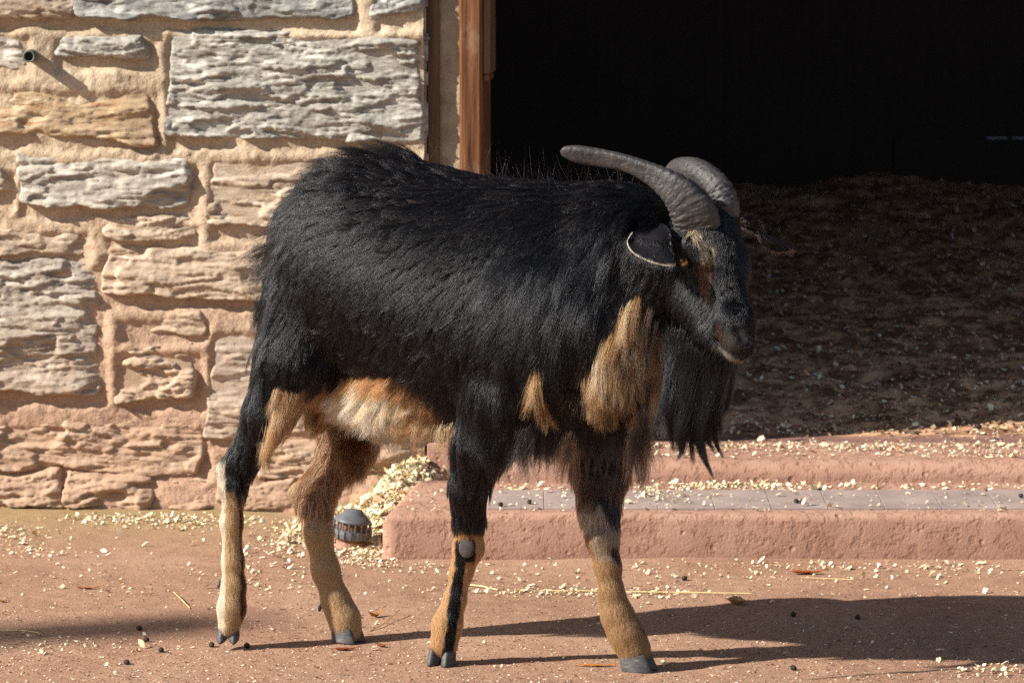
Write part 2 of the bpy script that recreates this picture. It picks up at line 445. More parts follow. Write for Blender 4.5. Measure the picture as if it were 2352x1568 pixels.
# back boards one by one, leaving a slit of daylight low down on the right
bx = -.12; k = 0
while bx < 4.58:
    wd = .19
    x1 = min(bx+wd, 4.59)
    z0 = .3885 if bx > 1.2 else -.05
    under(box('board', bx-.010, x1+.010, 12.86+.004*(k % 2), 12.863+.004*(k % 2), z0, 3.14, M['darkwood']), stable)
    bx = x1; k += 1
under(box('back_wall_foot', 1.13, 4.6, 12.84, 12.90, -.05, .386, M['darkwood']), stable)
bxs = [1.30, 1.42, 1.62]
for b0, bw in ((1.15, .255), (1.465, .014), (1.53, .012)):
    under(box('batten', b0, b0+bw, 12.85, 12.858, .35, .42, M['darkwood']), stable)

# bedding floor inside
xb_ = np.arange(-.14, 3.4, .016); yb_ = np.arange(8.45, 12.88, .02)
X, Y = np.meshgrid(xb_, yb_)
def bed_z(x, y):
    t = (y-8.45)/4.4
    h = .112+.02*ss(.03, .15, t)+.118*np.clip(t, 0, 1)**1.2
    h = h+.03*np.exp(-((x-1.05)**2)/.03-((y-12.6)**2)/.3)
    return h+(fbm(x*5, y*5, 15, 3)-.5)*.035*ss(.02, .12, t)+(fbm(x*38, y*38, 18, 3)-.5)*.022*ss(.02, .08, t)
Zb = bed_z(X, Y)
c1 = fbm(X*30, Y*30, 91, 4)[..., None]; c2 = fbm(X*7, Y*7, 95, 3)[..., None]
colb = np.array([.05, .028, .018])*(1-ss(.35, .7, c1))+np.array([.17, .12, .08])*ss(.35, .7, c1)
colb = np.minimum(colb*(2.6+2.2*c2)*np.array([1.05, .92, .80]), .75)
nearf = ss(.0, 1, (Y[..., None]-8.56)/.08)
colb = colb*nearf+np.array([.22, .12, .10])*(1-nearf)
o = mesh('bedding_floor', np.stack([X, Y, Zb], -1).reshape(-1, 3), grid_faces(len(xb_), len(yb_)), M['bedding'], smooth=True, col=colb.reshape(-1, 3))
tag(o, kind='structure')

# drain pipe stub
pu, pv = wall_uv(78, 126); pc = wall_pt(pu, pv, np.array(.030))
bm = bmesh.new(); seg = 24; r0, r1 = .0118, .0088; L = .052
rings = []
for (rr_, yy) in ((r0, 0), (r0, -L), (r1, -L), (r1, -L+.03)):
    rings.append([bm.verts.new((pc[0]+rr_*math.cos(a), pc[1]+.02+yy, pc[2]+rr_*math.sin(a))) for a in [2*math.pi*i/seg for i in range(seg)]])
for a, b_ in zip(rings[:-1], rings[1:]):
    for i in range(seg): bm.faces.new((a[i], a[(i+1) % seg], b_[(i+1) % seg], b_[i]))
bm.faces.new(rings[-1])
bmesh.ops.recalc_face_normals(bm, faces=bm.faces)
pp = under(bmobj('drain_pipe', bm, M['pipe'], smooth=True), wall)

# ------------------------------------------------------------------ steps
step = empty('door_step', (0, 8.0, 0)); tag(step, 'red concrete double step with a strip of grey tiles below the stable door', 'step')
def slab(name, x0, x0b, x1, y0, y1, z1, r, seed):
    """profile swept along x, front edge rounded, left end closed and rounded"""
    prof = [(y0+.004, -.02), (y0, .01), (y0-.001, z1*.45)]
    for i in range(7):
        a = math.pi/2*i/6; prof.append((y0+r-r*math.cos(a), z1-r+r*math.sin(a)))
    for i in range(1, 9): prof.append((y0+r+(y1-y0-r)*i/8, z1))
    prof.append((y1, -.02))
    prof = np.array(prof); xs = np.concatenate([[0, .0015, .005, .011, .019], np.arange(.03, x1-x0, .012)])
    vv = []
    for j, x in enumerate(xs):
        ins = .019-math.sqrt(max(0, .019**2-(.019-min(x, .019))**2))
        for (y, z) in prof:
            t = (y-y0)/(y1-y0); sk = x0b*t
            yy = max(y, y0+ins) if y < y0+ins else y
            zz = z-ins*(z > z1*.9) if z > 0 else z
            nn = (fbm(np.array(x*14), np.array(y*14+z*14), seed, 4)-.5)*.006
            vv.append((x0+x+sk*(1-min(1, x/.3)), yy+nn, zz+(nn*.6 if z > .02 else 0)))
    npf = len(prof); f = grid_faces(npf, len(xs))
    f = [tuple(q) for q in f]+[tuple(range(npf))]
    o = mesh(name, vv, f, M['concrete'], step, smooth=False)
    bm = bmesh.new(); bm.from_mesh(o.data); bmesh.ops.recalc_face_normals(bm, faces=bm.faces)
    for fc in bm.faces: fc.smooth = len(fc.verts) < 5
    bm.to_mesh(o.data); bm.free(); o.matrix_parent_inverse = step.matrix_basis.inverted(); return o
xL = float(G(878, 1288)[0])
slab('lower_step', xL, .05, 3.6, 7.825, 8.22, .083, .015, 51)
slab('upper_step', float(P(1118, 1080, 8.2)[0]), 0, 3.3, 8.20, 8.475, .122, .03, 57)
# tiles
zt = .083
ty0, ty1 = 7.872, 8.085
tx = float(P(1055+130*.5, 1150, 7.98)[0]); ti = 0
tw_ = 130*8.0/FPX*1.0
while tx < 3.3:
    o = box('tile', tx+.0004, tx+tw_-.0004, ty0, ty1, zt-.01, zt+.0042+.0003*math.sin(ti*2.1), M['tile'], step, bevel=.0007, seg=1)
    o.matrix_parent_inverse = step.matrix_basis.inverted(); tx += tw_; ti += 1

# unseen pole added left of frame to cast the soft ground shadow
bm = bmesh.new(); px_, py_ = -14.0, 2.45
prev = None
for i, (z, r) in enumerate(((0, .13), (3, .12), (6, .11), (8, .10), (9.15, .095))):
    ring = [bm.verts.new((px_+r*math.cos(a)+.02*math.sin(z), py_+r*math.sin(a), z)) for a in [2*math.pi*k/14 for k in range(14)]]
    if prev:
        for k in range(14): bm.faces.new((prev[k], prev[(k+1) % 14], ring[(k+1) % 14], ring[k]))
    prev = ring
bm.faces.new(prev)
tag(bmobj('shadow_pole', bm, M['darkwood'], smooth=True), 'tall dark unseen pole added left of the yard to cast a ground shadow', 'pole')

# ------------------------------------------------------------------ the goat: one distance field, meshed as one body
VX = .004
LO = np.array([P(430, 800, 6.9)[0], 6.42, -.01]); HI = np.array([P(1790, 800, 6.9)[0], 7.36, .86])
NN = np.ceil((HI-LO)/VX).astype(int)
AX = [(LO[i]+VX*np.arange(NN[i])).astype(np.float32) for i in range(3)]
F = np.full(tuple(NN), .08, np.float32)
def local(lo, hi):
    s = []
    for i in range(3):
        a = max(0, int((lo[i]-LO[i])/VX)); b = min(NN[i], int((hi[i]-LO[i])/VX)+2); s.append(slice(a, b))
    return tuple(s), np.ix_(AX[0][s[0]], AX[1][s[1]], AX[2][s[2]])
def smin(a, b, k):
    h = np.clip(.5+.5*(b-a)/k, 0, 1); return b*(1-h)+a*h-k*h*(1-h)
def capsule(a, b, ra, rb, k=.02, scale=None, cut=False, frame=None):
    a = np.asarray(a, float); b = np.asarray(b, float); m = max(ra, rb)*(max(scale) if scale is not None else 1)+.06
    s, (x, y, z) = local(np.minimum(a, b)-m, np.maximum(a, b)+m)
    d = b-a; L2 = max(1e-9, d@d)
    t = np.clip(((x-a[0])*d[0]+(y-a[1])*d[1]+(z-a[2])*d[2])/L2, 0, 1)
    qx, qy, qz = x-a[0]-t*d[0], y-a[1]-t*d[1], z-a[2]-t*d[2]
    r = ra+(rb-ra)*t
    if scale is not None:
        e0, e1, e2 = frame
        l0 = (qx*e0[0]+qy*e0[1]+qz*e0[2])/scale[0]; l1 = (qx*e1[0]+qy*e1[1]+qz*e1[2])/scale[1]; l2 = (qx*e2[0]+qy*e2[1]+qz*e2[2])/scale[2]
        D = (np.sqrt(l0*l0+l1*l1+l2*l2)-r)*min(scale)
    else: D = np.sqrt(qx*qx+qy*qy+qz*qz)-r
    D = D.astype(np.float32)
    if cut: F[s] = -smin(-F[s], D, k)
    else: F[s] = smin(F[s], D, k)
BU = np.array([.88, -.47, 0]); BV = np.array([.47, .88, 0]); BZ = np.array([0, 0, 1.])
def axis_y(px): return 7.035-.215*(px-665)/575
# torso
PXM = .0007
T = [(776, 622, 165, .106), (868, 615, 213, .130), (990, 660, 248, .148), (1130, 698, 252, .148), (1270, 712, 258, .140), (1375, 735, 218, .118)]
for (a, b) in zip(T[:-1], T[1:]):
    n = 3
    for i in range(n):
        t0 = i/n; t1 = (i+1)/n
        q0 = [a[j]*(1-t0)+b[j]*t0 for j in range(4)]; q1 = [a[j]*(1-t1)+b[j]*t1 for j in range(4)]
        A = P(q0[0], q0[1], axis_y(q0[0])); B = P(q1[0], q1[1], axis_y(q1[0]))
        lw = (q0[3]+q1[3])/2; lh = (q0[2]+q1[2])/2*PXM
        rr_ = .1
        capsule(A, B, rr_, rr_, .03, (1.0*min(lw, .13)/rr_, lw/rr_, lh/rr_), frame=(BU, BV, BZ))
def chain(nodes, k=.02, rs=1.0):
    for a, b in zip(nodes[:-1], nodes[1:]):
        capsule(P(a[0], a[1], a[2]), P(b[0], b[1], b[2]), a[3]*PXM*rs, b[3]*PXM*rs, k)
# limbs (px, py, depth, radius px)
NH = [(718, 690, 6.965, 112), (676, 830, 6.95, 86), (618, 950, 6.955, 54), (556, 1062, 6.97, 28), (538, 1120, 6.975, 24), (532, 1200, 6.98, 21), (535, 1290, 6.98, 20.5), (537, 1345, 6.98, 23), (532, 1395, 6.978, 28), (526, 1436, 6.975, 23)]
FH = [(810, 780, 7.10, 100), (815, 930, 7.09, 80), (795, 1030, 7.075, 58), (738, 1108, 7.06, 36), (727, 1160, 7.05, 32), (731, 1230, 7.045, 28), (748, 1310, 7.04, 28), (772, 1380, 7.04, 29), (790, 1418, 7.036, 32), (798, 1450, 7.034, 32)]
NF = [(1210, 760, 6.79, 120), (1150, 900, 6.765, 88), (1105, 1020, 6.775, 55), (1078, 1120, 6.80, 38), (1078, 1200, 6.82, 27), (1076, 1258, 6.832, 30), (1060, 1312, 6.838, 21), (1044, 1380, 6.84, 21), (1028, 1432, 6.842, 29), (1020, 1476, 6.842, 30)]
FF = [(1370, 830, 6.86, 90), (1380, 980, 6.85, 66), (1380, 1090, 6.84, 52), (1376, 1170, 6.83, 38), (1384, 1236, 6.82, 33), (1396, 1300, 6.815, 25), (1404, 1360, 6.81, 24), (1418, 1412, 6.806, 32), (1438, 1455, 6.802, 35), (1456, 1490, 6.80, 36)]
for c_ in (NH, FH, NF, FF): chain(c_, .014)
chain([(545, 1050, 6.97, 20), (512, 1078, 6.975, 13), (516, 1110, 6.976, 12)], .012)       # point of the hock
chain([(735, 1100, 7.06, 22), (690, 1128, 7.055, 16), (700, 1160, 7.052, 12)], .014)
chain([(728, 880, 7.02, 38), (727, 960, 7.02, 24)], .03)
chain([(725, 480, 7.03, 34), (672, 505, 7.06, 22), (640, 565, 7.07, 15)], .03)             # tail
chain([(800, 870, 7.0, 62), (900, 895, 6.96, 70), (985, 905, 6.92, 72)], .05)
# neck and head
HH = np.array([.57, -.82, 0]); HL = np.array([.82, .57, 0])        # heading, its left (far) side
HD = P(1686, 770, 6.575)-P(1612, 545, 6.665); HD /= np.linalg.norm(HD)
HT = np.cross(HL, HD); HT /= np.linalg.norm(HT)
HF = (HL, HD, HT)
chain([(1330, 640, 6.84, 175), (1440, 588, 6.76, 136), (1535, 580, 6.70, 98)], .05)
chain([(1400, 780, 6.80, 110), (1480, 690, 6.74, 80)], .06)
def hc(a, b, ra, rb, sc, k=.015): capsule(P(*a), P(*b), ra*PXM, rb*PXM, k, sc, frame=HF)
hc((1618, 540, 6.665), (1648, 610, 6.645), 74, 70, (1.0, 1, .95))          # cranium, brow
hc((1648, 610, 6.645), (1688, 740, 6.59), 58, 37, (.95, 1, 1.0))          # bridge of the nose
hc((1688, 745, 6.588), (1697, 790, 6.572), 40, 34, (1.05, 1, 1.0))           # muzzle
hc((1560, 660, 6.672), (1640, 775, 6.61), 66, 36, (.72, 1, 1.0))           # cheeks and jaw
hc((1640, 775, 6.61), (1682, 822, 6.585), 32, 20, (.9, 1, 1.0))            # chin
P_eyeN = P(1571, 600, 6.612)
# brow ridge above the eye
capsule(P(1590, 565, 6.612), P(1612, 600, 6.60), .014, .010, .012)
def sample(Fg, p):
    q = (p-LO)/VX; i = np.floor(q).astype(int)
    i = np.clip(i, 0, NN-2); f = np.clip(q-i, 0, 1)
    r = 0
    for dx in (0, 1):
        for dy in (0, 1):
            for dz in (0, 1):
                wgt = (f[:, 0] if dx else 1-f[:, 0])*(f[:, 1] if dy else 1-f[:, 1])*(f[:, 2] if dz else 1-f[:, 2])
                r = r+wgt*Fg[i[:, 0]+dx, i[:, 1]+dy, i[:, 2]+dz]
    return r
def grad(p, e=.004):
    g = np.stack([sample(F, p+np.eye(3)[i]*e)-sample(F, p-np.eye(3)[i]*e) for i in range(3)], -1)
    return g/np.maximum(1e-9, np.linalg.norm(g, axis=1, keepdims=True))
def surf_at(px, py):
    """depth at which the view ray meets the body"""
    ys = np.arange(6.44, 7.3, .002); pts = P(np.full(len(ys), px), np.full(len(ys), py), ys)
    v = sample(F, pts); i = np.argmax(v < 0); return pts[i]

# nostril and mouth slit, cut where they lie on the skin
MOUTH = [(1642, 780), (1665, 804), (1690, 821), (1716, 828)]
mp_ = [surf_at(*q) for q in MOUTH]; nsl = [surf_at(1692, 760), surf_at(1708, 779)]
nfar = [v-2*((v-P(1648, 600, 6.65))@HL)*HL for v in nsl]; mfar = [v-2*((v-P(1648, 600, 6.65))@HL)*HL for v in mp_]
for pair in (nsl, nfar): capsule(pair[0], pair[1], .0058, .0050, .003, cut=True)
for ml in (mp_, mfar):
    for a_, b_ in zip(ml[:-1], ml[1:]): capsule(a_, b_, .0044, .0044, .003, cut=True)
def surface_nets(F):
    nx, ny, nz = F.shape; s = F < 0
    c = np.zeros((nx-1, ny-1, nz-1), np.uint8)
    for dx in (0, 1):
        for dy in (0, 1):
            for dz in (0, 1): c += s[dx:nx-1+dx, dy:ny-1+dy, dz:nz-1+dz]
    act = (c > 0) & (c < 8); idx = np.full(act.shape, -1, np.int64); cells = np.argwhere(act); idx[act] = np.arange(len(cells))
    acc = np.zeros((len(cells), 3)); cnt = np.zeros(len(cells))
    cor = [(dx, dy, dz) for dx in (0, 1) for dy in (0, 1) for dz in (0, 1)]
    for a in cor:
        for ax in range(3):
            if a[ax] == 1: continue
            b = list(a); b[ax] = 1
            va = F[cells[:, 0]+a[0], cells[:, 1]+a[1], cells[:, 2]+a[2]]; vb = F[cells[:, 0]+b[0], cells[:, 1]+b[1], cells[:, 2]+b[2]]
            m = (va < 0) != (vb < 0); t = np.where(m, va/np.where(m, va-vb, 1), 0)
            pt = np.array(a, float)+t[:, None]*(np.array(b)-np.array(a)); acc += pt*m[:, None]; cnt += m
    V_ = cells+acc/cnt[:, None]
    fs = []
    for ax in range(3):
        o1, o2 = [(1, 2), (2, 0), (0, 1)][ax]
        sl0 = [slice(None)]*3; sl1 = [slice(None)]*3; sl0[ax] = slice(0, -1); sl1[ax] = slice(1, None)
        a = s[tuple(sl0)]; b = s[tuple(sl1)]
        e = np.argwhere(a != b); e = e[(e[:, o1] > 0) & (e[:, o2] > 0)]
        e = e[(e[:, o1] < F.shape[o1]-1) & (e[:, o2] < F.shape[o2]-1)]
        d1 = np.zeros(3, int); d1[o1] = 1; d2 = np.zeros(3, int); d2[o2] = 1
        q = [idx[tuple((e-d1-d2).T)], idx[tuple((e-d2).T)], idx[tuple(e.T)], idx[tuple((e-d1).T)]]
        q = np.stack(q, -1); fl = ~a[tuple(e.T)]
        q[fl] = q[fl][:, ::-1]; fs.append(q)
    return LO+V_*VX, np.vstack(fs)
BVt, BFc = surface_nets(F)

# ---- coat description, in view coordinates of the pose
def inpoly(x, y, poly):
    r = np.zeros(len(x), bool); n = len(poly)
    for i in range(n):
        x0, y0 = poly[i]; x1, y1 = poly[(i+1) % n]
        if y0 == y1: continue
        c_ = ((y0 > y) != (y1 > y)) & (x < (x1-x0)*(y-y0)/(y1-y0)+x0); r ^= c_
    return r
BLACK = np.array([.0021, .0021, .0027]); TAN = np.array([.43, .215, .088]); SAND = np.array([.52, .345, .185]); CREAM = np.array([.86, .74, .56])
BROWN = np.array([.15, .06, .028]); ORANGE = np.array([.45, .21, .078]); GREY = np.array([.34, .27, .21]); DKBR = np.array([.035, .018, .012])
def coat(p, nrm):
    px, py = proj(p); y = p[:, 1]; n = len(px)
    jx = (fbm(px/14, py/14, 71, 2)-.5)*26; jy = (fbm(px/14+50, py/14, 72, 2)-.5)*26
    X_ = px+jx; Y_ = py+jy
    c = np.tile(BLACK, (n, 1))
    near = y < axis_y(px)
    def put(m, colr): c[m] = colr
    # belly
    put(inpoly(X_, Y_, [(690, 905), (740, 880), (800, 862), (860, 858), (930, 872), (985, 915), (1040, 980), (1036, 1060), (690, 1080)]), TAN)
    put(inpoly(X_, Y_, [(775, 905), (830, 880), (905, 895), (940, 960), (930, 1060), (780, 1060)]), CREAM)
    put(inpoly(X_, Y_, [(920, 930), (1040, 982), (1034, 1060), (900, 1070)]), SAND)
    hind = (px < 1000) & (py > 820)
    back_leg = hind & near & (px < 720) & (py > 860)
    put(back_leg & (X_ > 700-(Y_-880)*.42) & (py < 1200) & (Y_ > 890), SAND*.85+TAN*.1)
    low = back_leg & (Y_ > 1132); put(low, SAND)
    put(back_leg & (px < 518) & (py > 1055), CREAM*.85)
    put(back_leg & (py > 1150) & (px > 550+.006*(py-1150)+jx*.3), BROWN*.5)  # dark stripe marking, with the shade of the right side painted in
    fh = hind & (y > 7.0) & (px > 640)
    put(fh & (Y_ > 930), TAN*.45+BROWN*.5); put(fh & (Y_ > 960) & (Y_ < 1130) & (X_ < 742-(Y_-960)*.35), SAND*.9)  # upper leg: tan mixed browner to carry the shadow cast on it
    put(fh & (Y_ > 1172), SAND)
    put(fh & (Y_ > 1172) & (px+jx*.3 > 766+(py-1190)*.33), BROWN)  # shade band down the right side, painted brown
    # forelegs
    nf = (px > 960) & (px < 1160) & (py > 1150) & (y > 6.7)
    put(nf & (Y_ > 1218), SAND*.65+ORANGE*.45)
    put(nf & inpoly(px+jx*.3, py, [(1046, 1240), (1090, 1232), (1092, 1288), (1068, 1292), (1062, 1330), (1058, 1390), (1048, 1440), (1040, 1500), (1016, 1500), (1030, 1400), (1038, 1340), (1046, 1300)]), BLACK)
    ff = (px > 1290) & (px < 1530) & (py > 1060)
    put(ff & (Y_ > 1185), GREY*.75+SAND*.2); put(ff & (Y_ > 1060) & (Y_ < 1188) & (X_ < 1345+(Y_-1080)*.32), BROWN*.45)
    put(ff & (Y_ > 1200) & (X_ < 1352+(Y_-1200)*.22), ORANGE*.45+SAND*.25); put(ff & (Y_ > 1290), SAND*.45+TAN*.35)
    put(ff & (Y_ > 1150) & (Y_ < 1215) & (X_ < 1390), GREY)
    put(ff & (Y_ > 1255) & (X_ > 1418+(Y_-1300)*.42), DKBR)  # shaded right edge of the far foreleg, painted dark into the coat
    # chest and throat
    put(inpoly(X_, Y_, [(1452, 668), (1492, 690), (1532, 770), (1548, 830), (1515, 880), (1462, 915), (1408, 905), (1340, 880), (1322, 840), (1365, 790), (1415, 730)]) & (y < 6.88), TAN*.5)
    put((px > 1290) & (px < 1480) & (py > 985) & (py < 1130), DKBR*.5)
    m = inpoly(X_, Y_, [(1205, 800), (1232, 805), (1262, 880), (1285, 930), (1255, 930), (1225, 880)]); put(m & (y < 6.75), BROWN)
    put(inpoly(X_, Y_, [(1508, 760), (1530, 755), (1545, 850), (1515, 860)]), SAND)
    # face
    hd = (px > 1535) & (py < 860) & (y < 6.70)
    put(hd & inpoly(px+jx*.4, py+jy*.4, [(1568, 515), (1605, 512), (1632, 545), (1640, 600), (1632, 640), (1614, 625), (1605, 575), (1588, 545)]) & (fbm(px/5, py/16, 88, 2) > .45), np.array([.27, .20, .125]))
    put(hd & inpoly(px, py, [(1600, 610), (1640, 610), (1632, 690), (1612, 680)]), DKBR*1.8)
    put(hd & inpoly(px+jx*.4, py+jy*.4, [(1645, 735), (1680, 742), (1705, 790), (1712, 818), (1670, 800), (1645, 770)]), DKBR*.9)
    put(hd & inpoly(px, py, [(1640, 778), (1690, 818), (1722, 828), (1722, 836), (1686, 832), (1636, 790)]), GREY*.22)
    return c
# control points of the flow: px, py, dx, dy(down), lift, length px
FLOW = np.array([
 (650, 460, -1, -.05, .3, 50), (700, 410, -.9, -.42, .5, 74), (780, 375, -.8, -.5, .7, 104), (860, 360, -.65, -.6, .9, 106), (950, 365, -.45, -.7, .9, 96),
 (1030, 385, -.55, -.45, .35, 48), (1120, 405, -1, -.12, .22, 44), (1250, 410, -1, .05, .32, 52), (1400, 430, -1, .12, .4, 60), (760, 470, -1, .0, .2, 58),
 (900, 440, -.9, -.2, .25, 60), (1000, 460, -.95, .12, .15, 52), (1100, 480, -.95, .25, .12, 50), (650, 560, -.85, .5, .15, 58), (800, 580, -.92, .38, .1, 52),
 (950, 600, -.85, .5, .1, 50), (1100, 600, -.75, .65, .1, 54), (1250, 540, -.8, .6, .12, 62), (1250, 700, -.4, .92, .12, 75), (1400, 540, -.5, .85, .15, 75),
 (620, 700, -.35, .95, .12, 60), (700, 700, -.6, .75, .1, 50), (850, 740, -.6, .8, .08, 48), (1000, 780, -.5, .85, .08, 54), (1150, 800, -.25, .97, .12, 80),
 (1300, 850, .05, 1, .15, 105), (1450, 800, -.3, .95, .2, 120), (600, 900, -.12, 1, .12, 58), (610, 1010, -.2, 1, .15, 55), (700, 860, -.15, 1, .1, 44),
 (830, 880, -.5, .8, .15, 42), (820, 950, -.6, .7, .3, 62), (880, 990, -.2, 1, .4, 64), (960, 960, -.4, .85, .25, 52), (1030, 990, -.2, 1, .25, 60),
 (1100, 960, -.1, 1, .15, 78), (1230, 960, 0, 1, .2, 100), (1350, 980, .05, 1, .2, 100), (1450, 950, .1, 1, .2, 90), (1500, 560, -.6, .8, .15, 48),
 (1530, 700, -.35, .93, .12, 40), (1600, 760, -.55, .85, .12, 34), (1650, 520, .1, .9, .2, 26), (1600, 600, .3, .9, .05, 12), (1690, 640, .05, 1, .05, 12),
 (1700, 790, -.2, .9, .1, 4), (1685, 765, -.3, .9, .1, 5), (1690, 825, -.3, .9, .1, 4), (1640, 690, -.3, .9, .05, 16), (1480, 640, -.35, .95, .12, 60), (1580, 810, -.3, .95, .1, 60), (1500, 820, -.25, .97, .15, 90),
 (820, 1060, -.12, 1, .18, 50), (720, 1060, -.45, .85, .12, 30), (790, 1120, -.05, 1, .25, 46), (1090, 1060, -.05, 1, .2, 50), (1080, 1150, -.05, 1, .25, 46),
 (1390, 1080, .05, 1, .25, 60), (1390, 1150, 0, 1, .22, 40), (540, 1080, .1, 1, .12, 26), (570, 1060, .05, 1, .2, 46)])
def flow(p):
    px, py = proj(p); d = np.zeros((len(px), 4)); W = np.zeros(len(px))
    for (fx, fy, dx, dy, li, ln) in FLOW:
        w_ = 1.0/(((px-fx)**2+(py-fy)**2)+500)**1.7
        l_ = math.hypot(dx, dy); d += w_[:, None]*np.array([dx/l_, dy/l_, li, ln]); W += w_
    d /= W[:, None]
    t = ss(1175, 1225, py)*(1)
    t = np.maximum(t, ss(1128, 1160, py)*(px < 660))
    d[:, 0] *= (1-t); d[:, 1] = d[:, 1]*(1-t)+t; d[:, 2] = d[:, 2]*(1-t)+.10*t; d[:, 3] = d[:, 3]*(1-t)+13*t
    return d
nr_b = np.zeros_like(BVt); 
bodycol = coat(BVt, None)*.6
bpx, bpy_ = proj(BVt)
mz = (bpx > 1650) & (bpy_ > 735) & (bpy_ < 850); bodycol[mz] = (.011, .010, .010)
ym = np.interp(bpx, [1642, 1665, 1690, 1716], [780, 804, 821, 828]); bodycol[mz & (bpy_ > ym+4) & (bpy_ < ym+16)] = (.12, .10, .085); bodycol[mz & (bpy_ < ym-5) & (bpy_ > ym-42) & (bpx < 1690)] = (.020, .014, .012)
goat = mesh('goat', BVt, BFc, M['skin'], smooth=True, col=bodycol)
tag(goat, 'shaggy black and tan horned billy goat with a long beard walking past the stable', 'goat')

GLOSS = .13
def fur_material(name, rough=.22):
    m = bpy.data.materials.new(name); m.use_nodes = True; t = m.node_tree
    t.nodes.remove(t.nodes['Principled BSDF'])
    a = N(t, 'ShaderNodeAttribute', attribute_name='tint')
    d = N(t, 'ShaderNodeBsdfDiffuse'); t.links.new(a.outputs['Color'], d.inputs['Color'])
    g = t.nodes.new('ShaderNodeBsdfHairPrincipled'); g.parametrization = 'COLOR'; t.links.new(a.outputs['Color'], g.inputs['Color'])
    g.inputs['Roughness'].default_value = .2; g.inputs['Radial Roughness'].default_value = .35; g.inputs['IOR'].default_value = 1.45
    g.inputs['Coat'].default_value = 0; g.inputs['Random Roughness'].default_value = .25
    sx = N(t, 'ShaderNodeSeparateColor'); t.links.new(a.outputs['Color'], sx.inputs[0])
    mr = N(t, 'ShaderNodeMapRange', i_1=.02, i_2=.16, i_3=0.0, i_4=.62); t.links.new(sx.outputs[0], mr.inputs[0])
    h = N(t, 'ShaderNodeMixShader'); t.links.new(mr.outputs[0], h.inputs[0]); t.links.new(g.outputs[0], h.inputs[1]); t.links.new(d.outputs[0], h.inputs[2])
    t.links.new(h.outputs[0], t.nodes['Material Output'].inputs['Surface']); return m
M['fur'] = fur_material('goat_hair')
def hair_object(name, pts, col, radius, parent, mat):
    n, K, _ = pts.shape
    cu = bpy.data.hair_curves.new(name); cu.add_curves([K]*n)
    cu.attributes['position'].data.foreach_set('vector', pts.astype(np.float32).ravel())
    ra = cu.attributes.new('radius', 'FLOAT', 'POINT') if 'radius' not in cu.attributes else cu.attributes['radius']
    taper = np.linspace(1, .12, K)**.8
    ra.data.foreach_set('value', (radius[:, None]*taper[None]).astype(np.float32).ravel())
    at = cu.attributes.new('tint', 'FLOAT_COLOR', 'CURVE'); c = np.ones((n, 4), np.float32); c[:, :3] = col
    at.data.foreach_set('color', c.ravel())
    cu.materials.append(mat)
    o = bpy.data.objects.new(name, cu); COL.objects.link(o); o.parent = parent; return o
# roots
def scatter(n, V_, Fc, weight):
    a = V_[Fc[:, 0]]; b = V_[Fc[:, 1]]; c = V_[Fc[:, 2]]; d = V_[Fc[:, 3]]
    area = np.linalg.norm(np.cross(c-a, d-b), axis=1)/2*weight
    i = rng.choice(len(Fc), n, p=area/area.sum()); u = rng.random((n, 1)); v = rng.random((n, 1))
    return (a[i]*(1-u)+b[i]*u)*(1-v)+(d[i]*(1-u)+c[i]*u)*v
fc_c = BVt[BFc].mean(1); fpx, fpy = proj(fc_c)
gfc = grad(fc_c)
wt = np.ones(len(fc_c))
wt *= 1+.9*(fpy > 1150)+1.2*(fpx > 1500)*(fpy < 860)
facing = -(gfc @ FW); wt *= np.where(facing < -.35, .35, 1.0)
wt[fc_c[:, 2] < .014] = 0
wt *= np.where((fpx > 1540) & (fpy > 500), 1.6, 1)
NHAIR = 300000
roots = scatter(NHAIR, BVt, BFc, wt)
# keep the eyes, nostrils and hooves bare
de = np.linalg.norm(roots-P_eyeN, axis=1)
rpx, rpy = proj(roots)
bare = (de < .0145) | ((rpx > 1660) & (rpy > 742) & (rpy < 845) & (rng.random(len(rpx)) < .72)) | ((((rpx-1704)/12)**2+((rpy-773)/17)**2 < 1) & (roots[:, 1] < 6.57))
roots = roots[~bare]; n = len(roots)
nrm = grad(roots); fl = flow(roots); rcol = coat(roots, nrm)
L = fl[:, 3]*PXM*rng.uniform(.7, 1.2, n)
# the knee pad is bare
K = 7
def grow(roots, L, K, jit, jitz=0.0):
    n = len(roots); pts = np.zeros((n, K, 3)); p = roots-grad(roots)*.001; pts[:, 0] = p
    for k in range(1, K):
        f = flow(p); g = grad(p); sd = sample(F, p)
        a = jit; ca, sa = np.cos(a), np.sin(a)
        dx = f[:, 0]*ca-f[:, 1]*sa; dy = f[:, 0]*sa+f[:, 1]*ca
        v = np.stack([dx, np.zeros(n), -dy], -1)
        t = v-(v*g).sum(1, keepdims=True)*g*.9
        # where the surface looks along the comb direction give way sideways and down
        t[:, 2] -= .12*k/K
        t /= np.maximum(.25, np.linalg.norm(t, axis=1, keepdims=True))
        lift = f[:, 2:3]*(1.35-1.1*k/K)
        v = t+lift*g
        v /= np.linalg.norm(v, axis=1, keepdims=True)
        p = p+v*(L/(K-1))[:, None]
        sd = sample(F, p); need = .0012+.10*L*(k/(K-1))
        need = np.minimum(need, .010)
        push = np.clip(need-sd, 0, .02); p = p+grad(p)*push[:, None]; pts[:, k] = p
    return pts
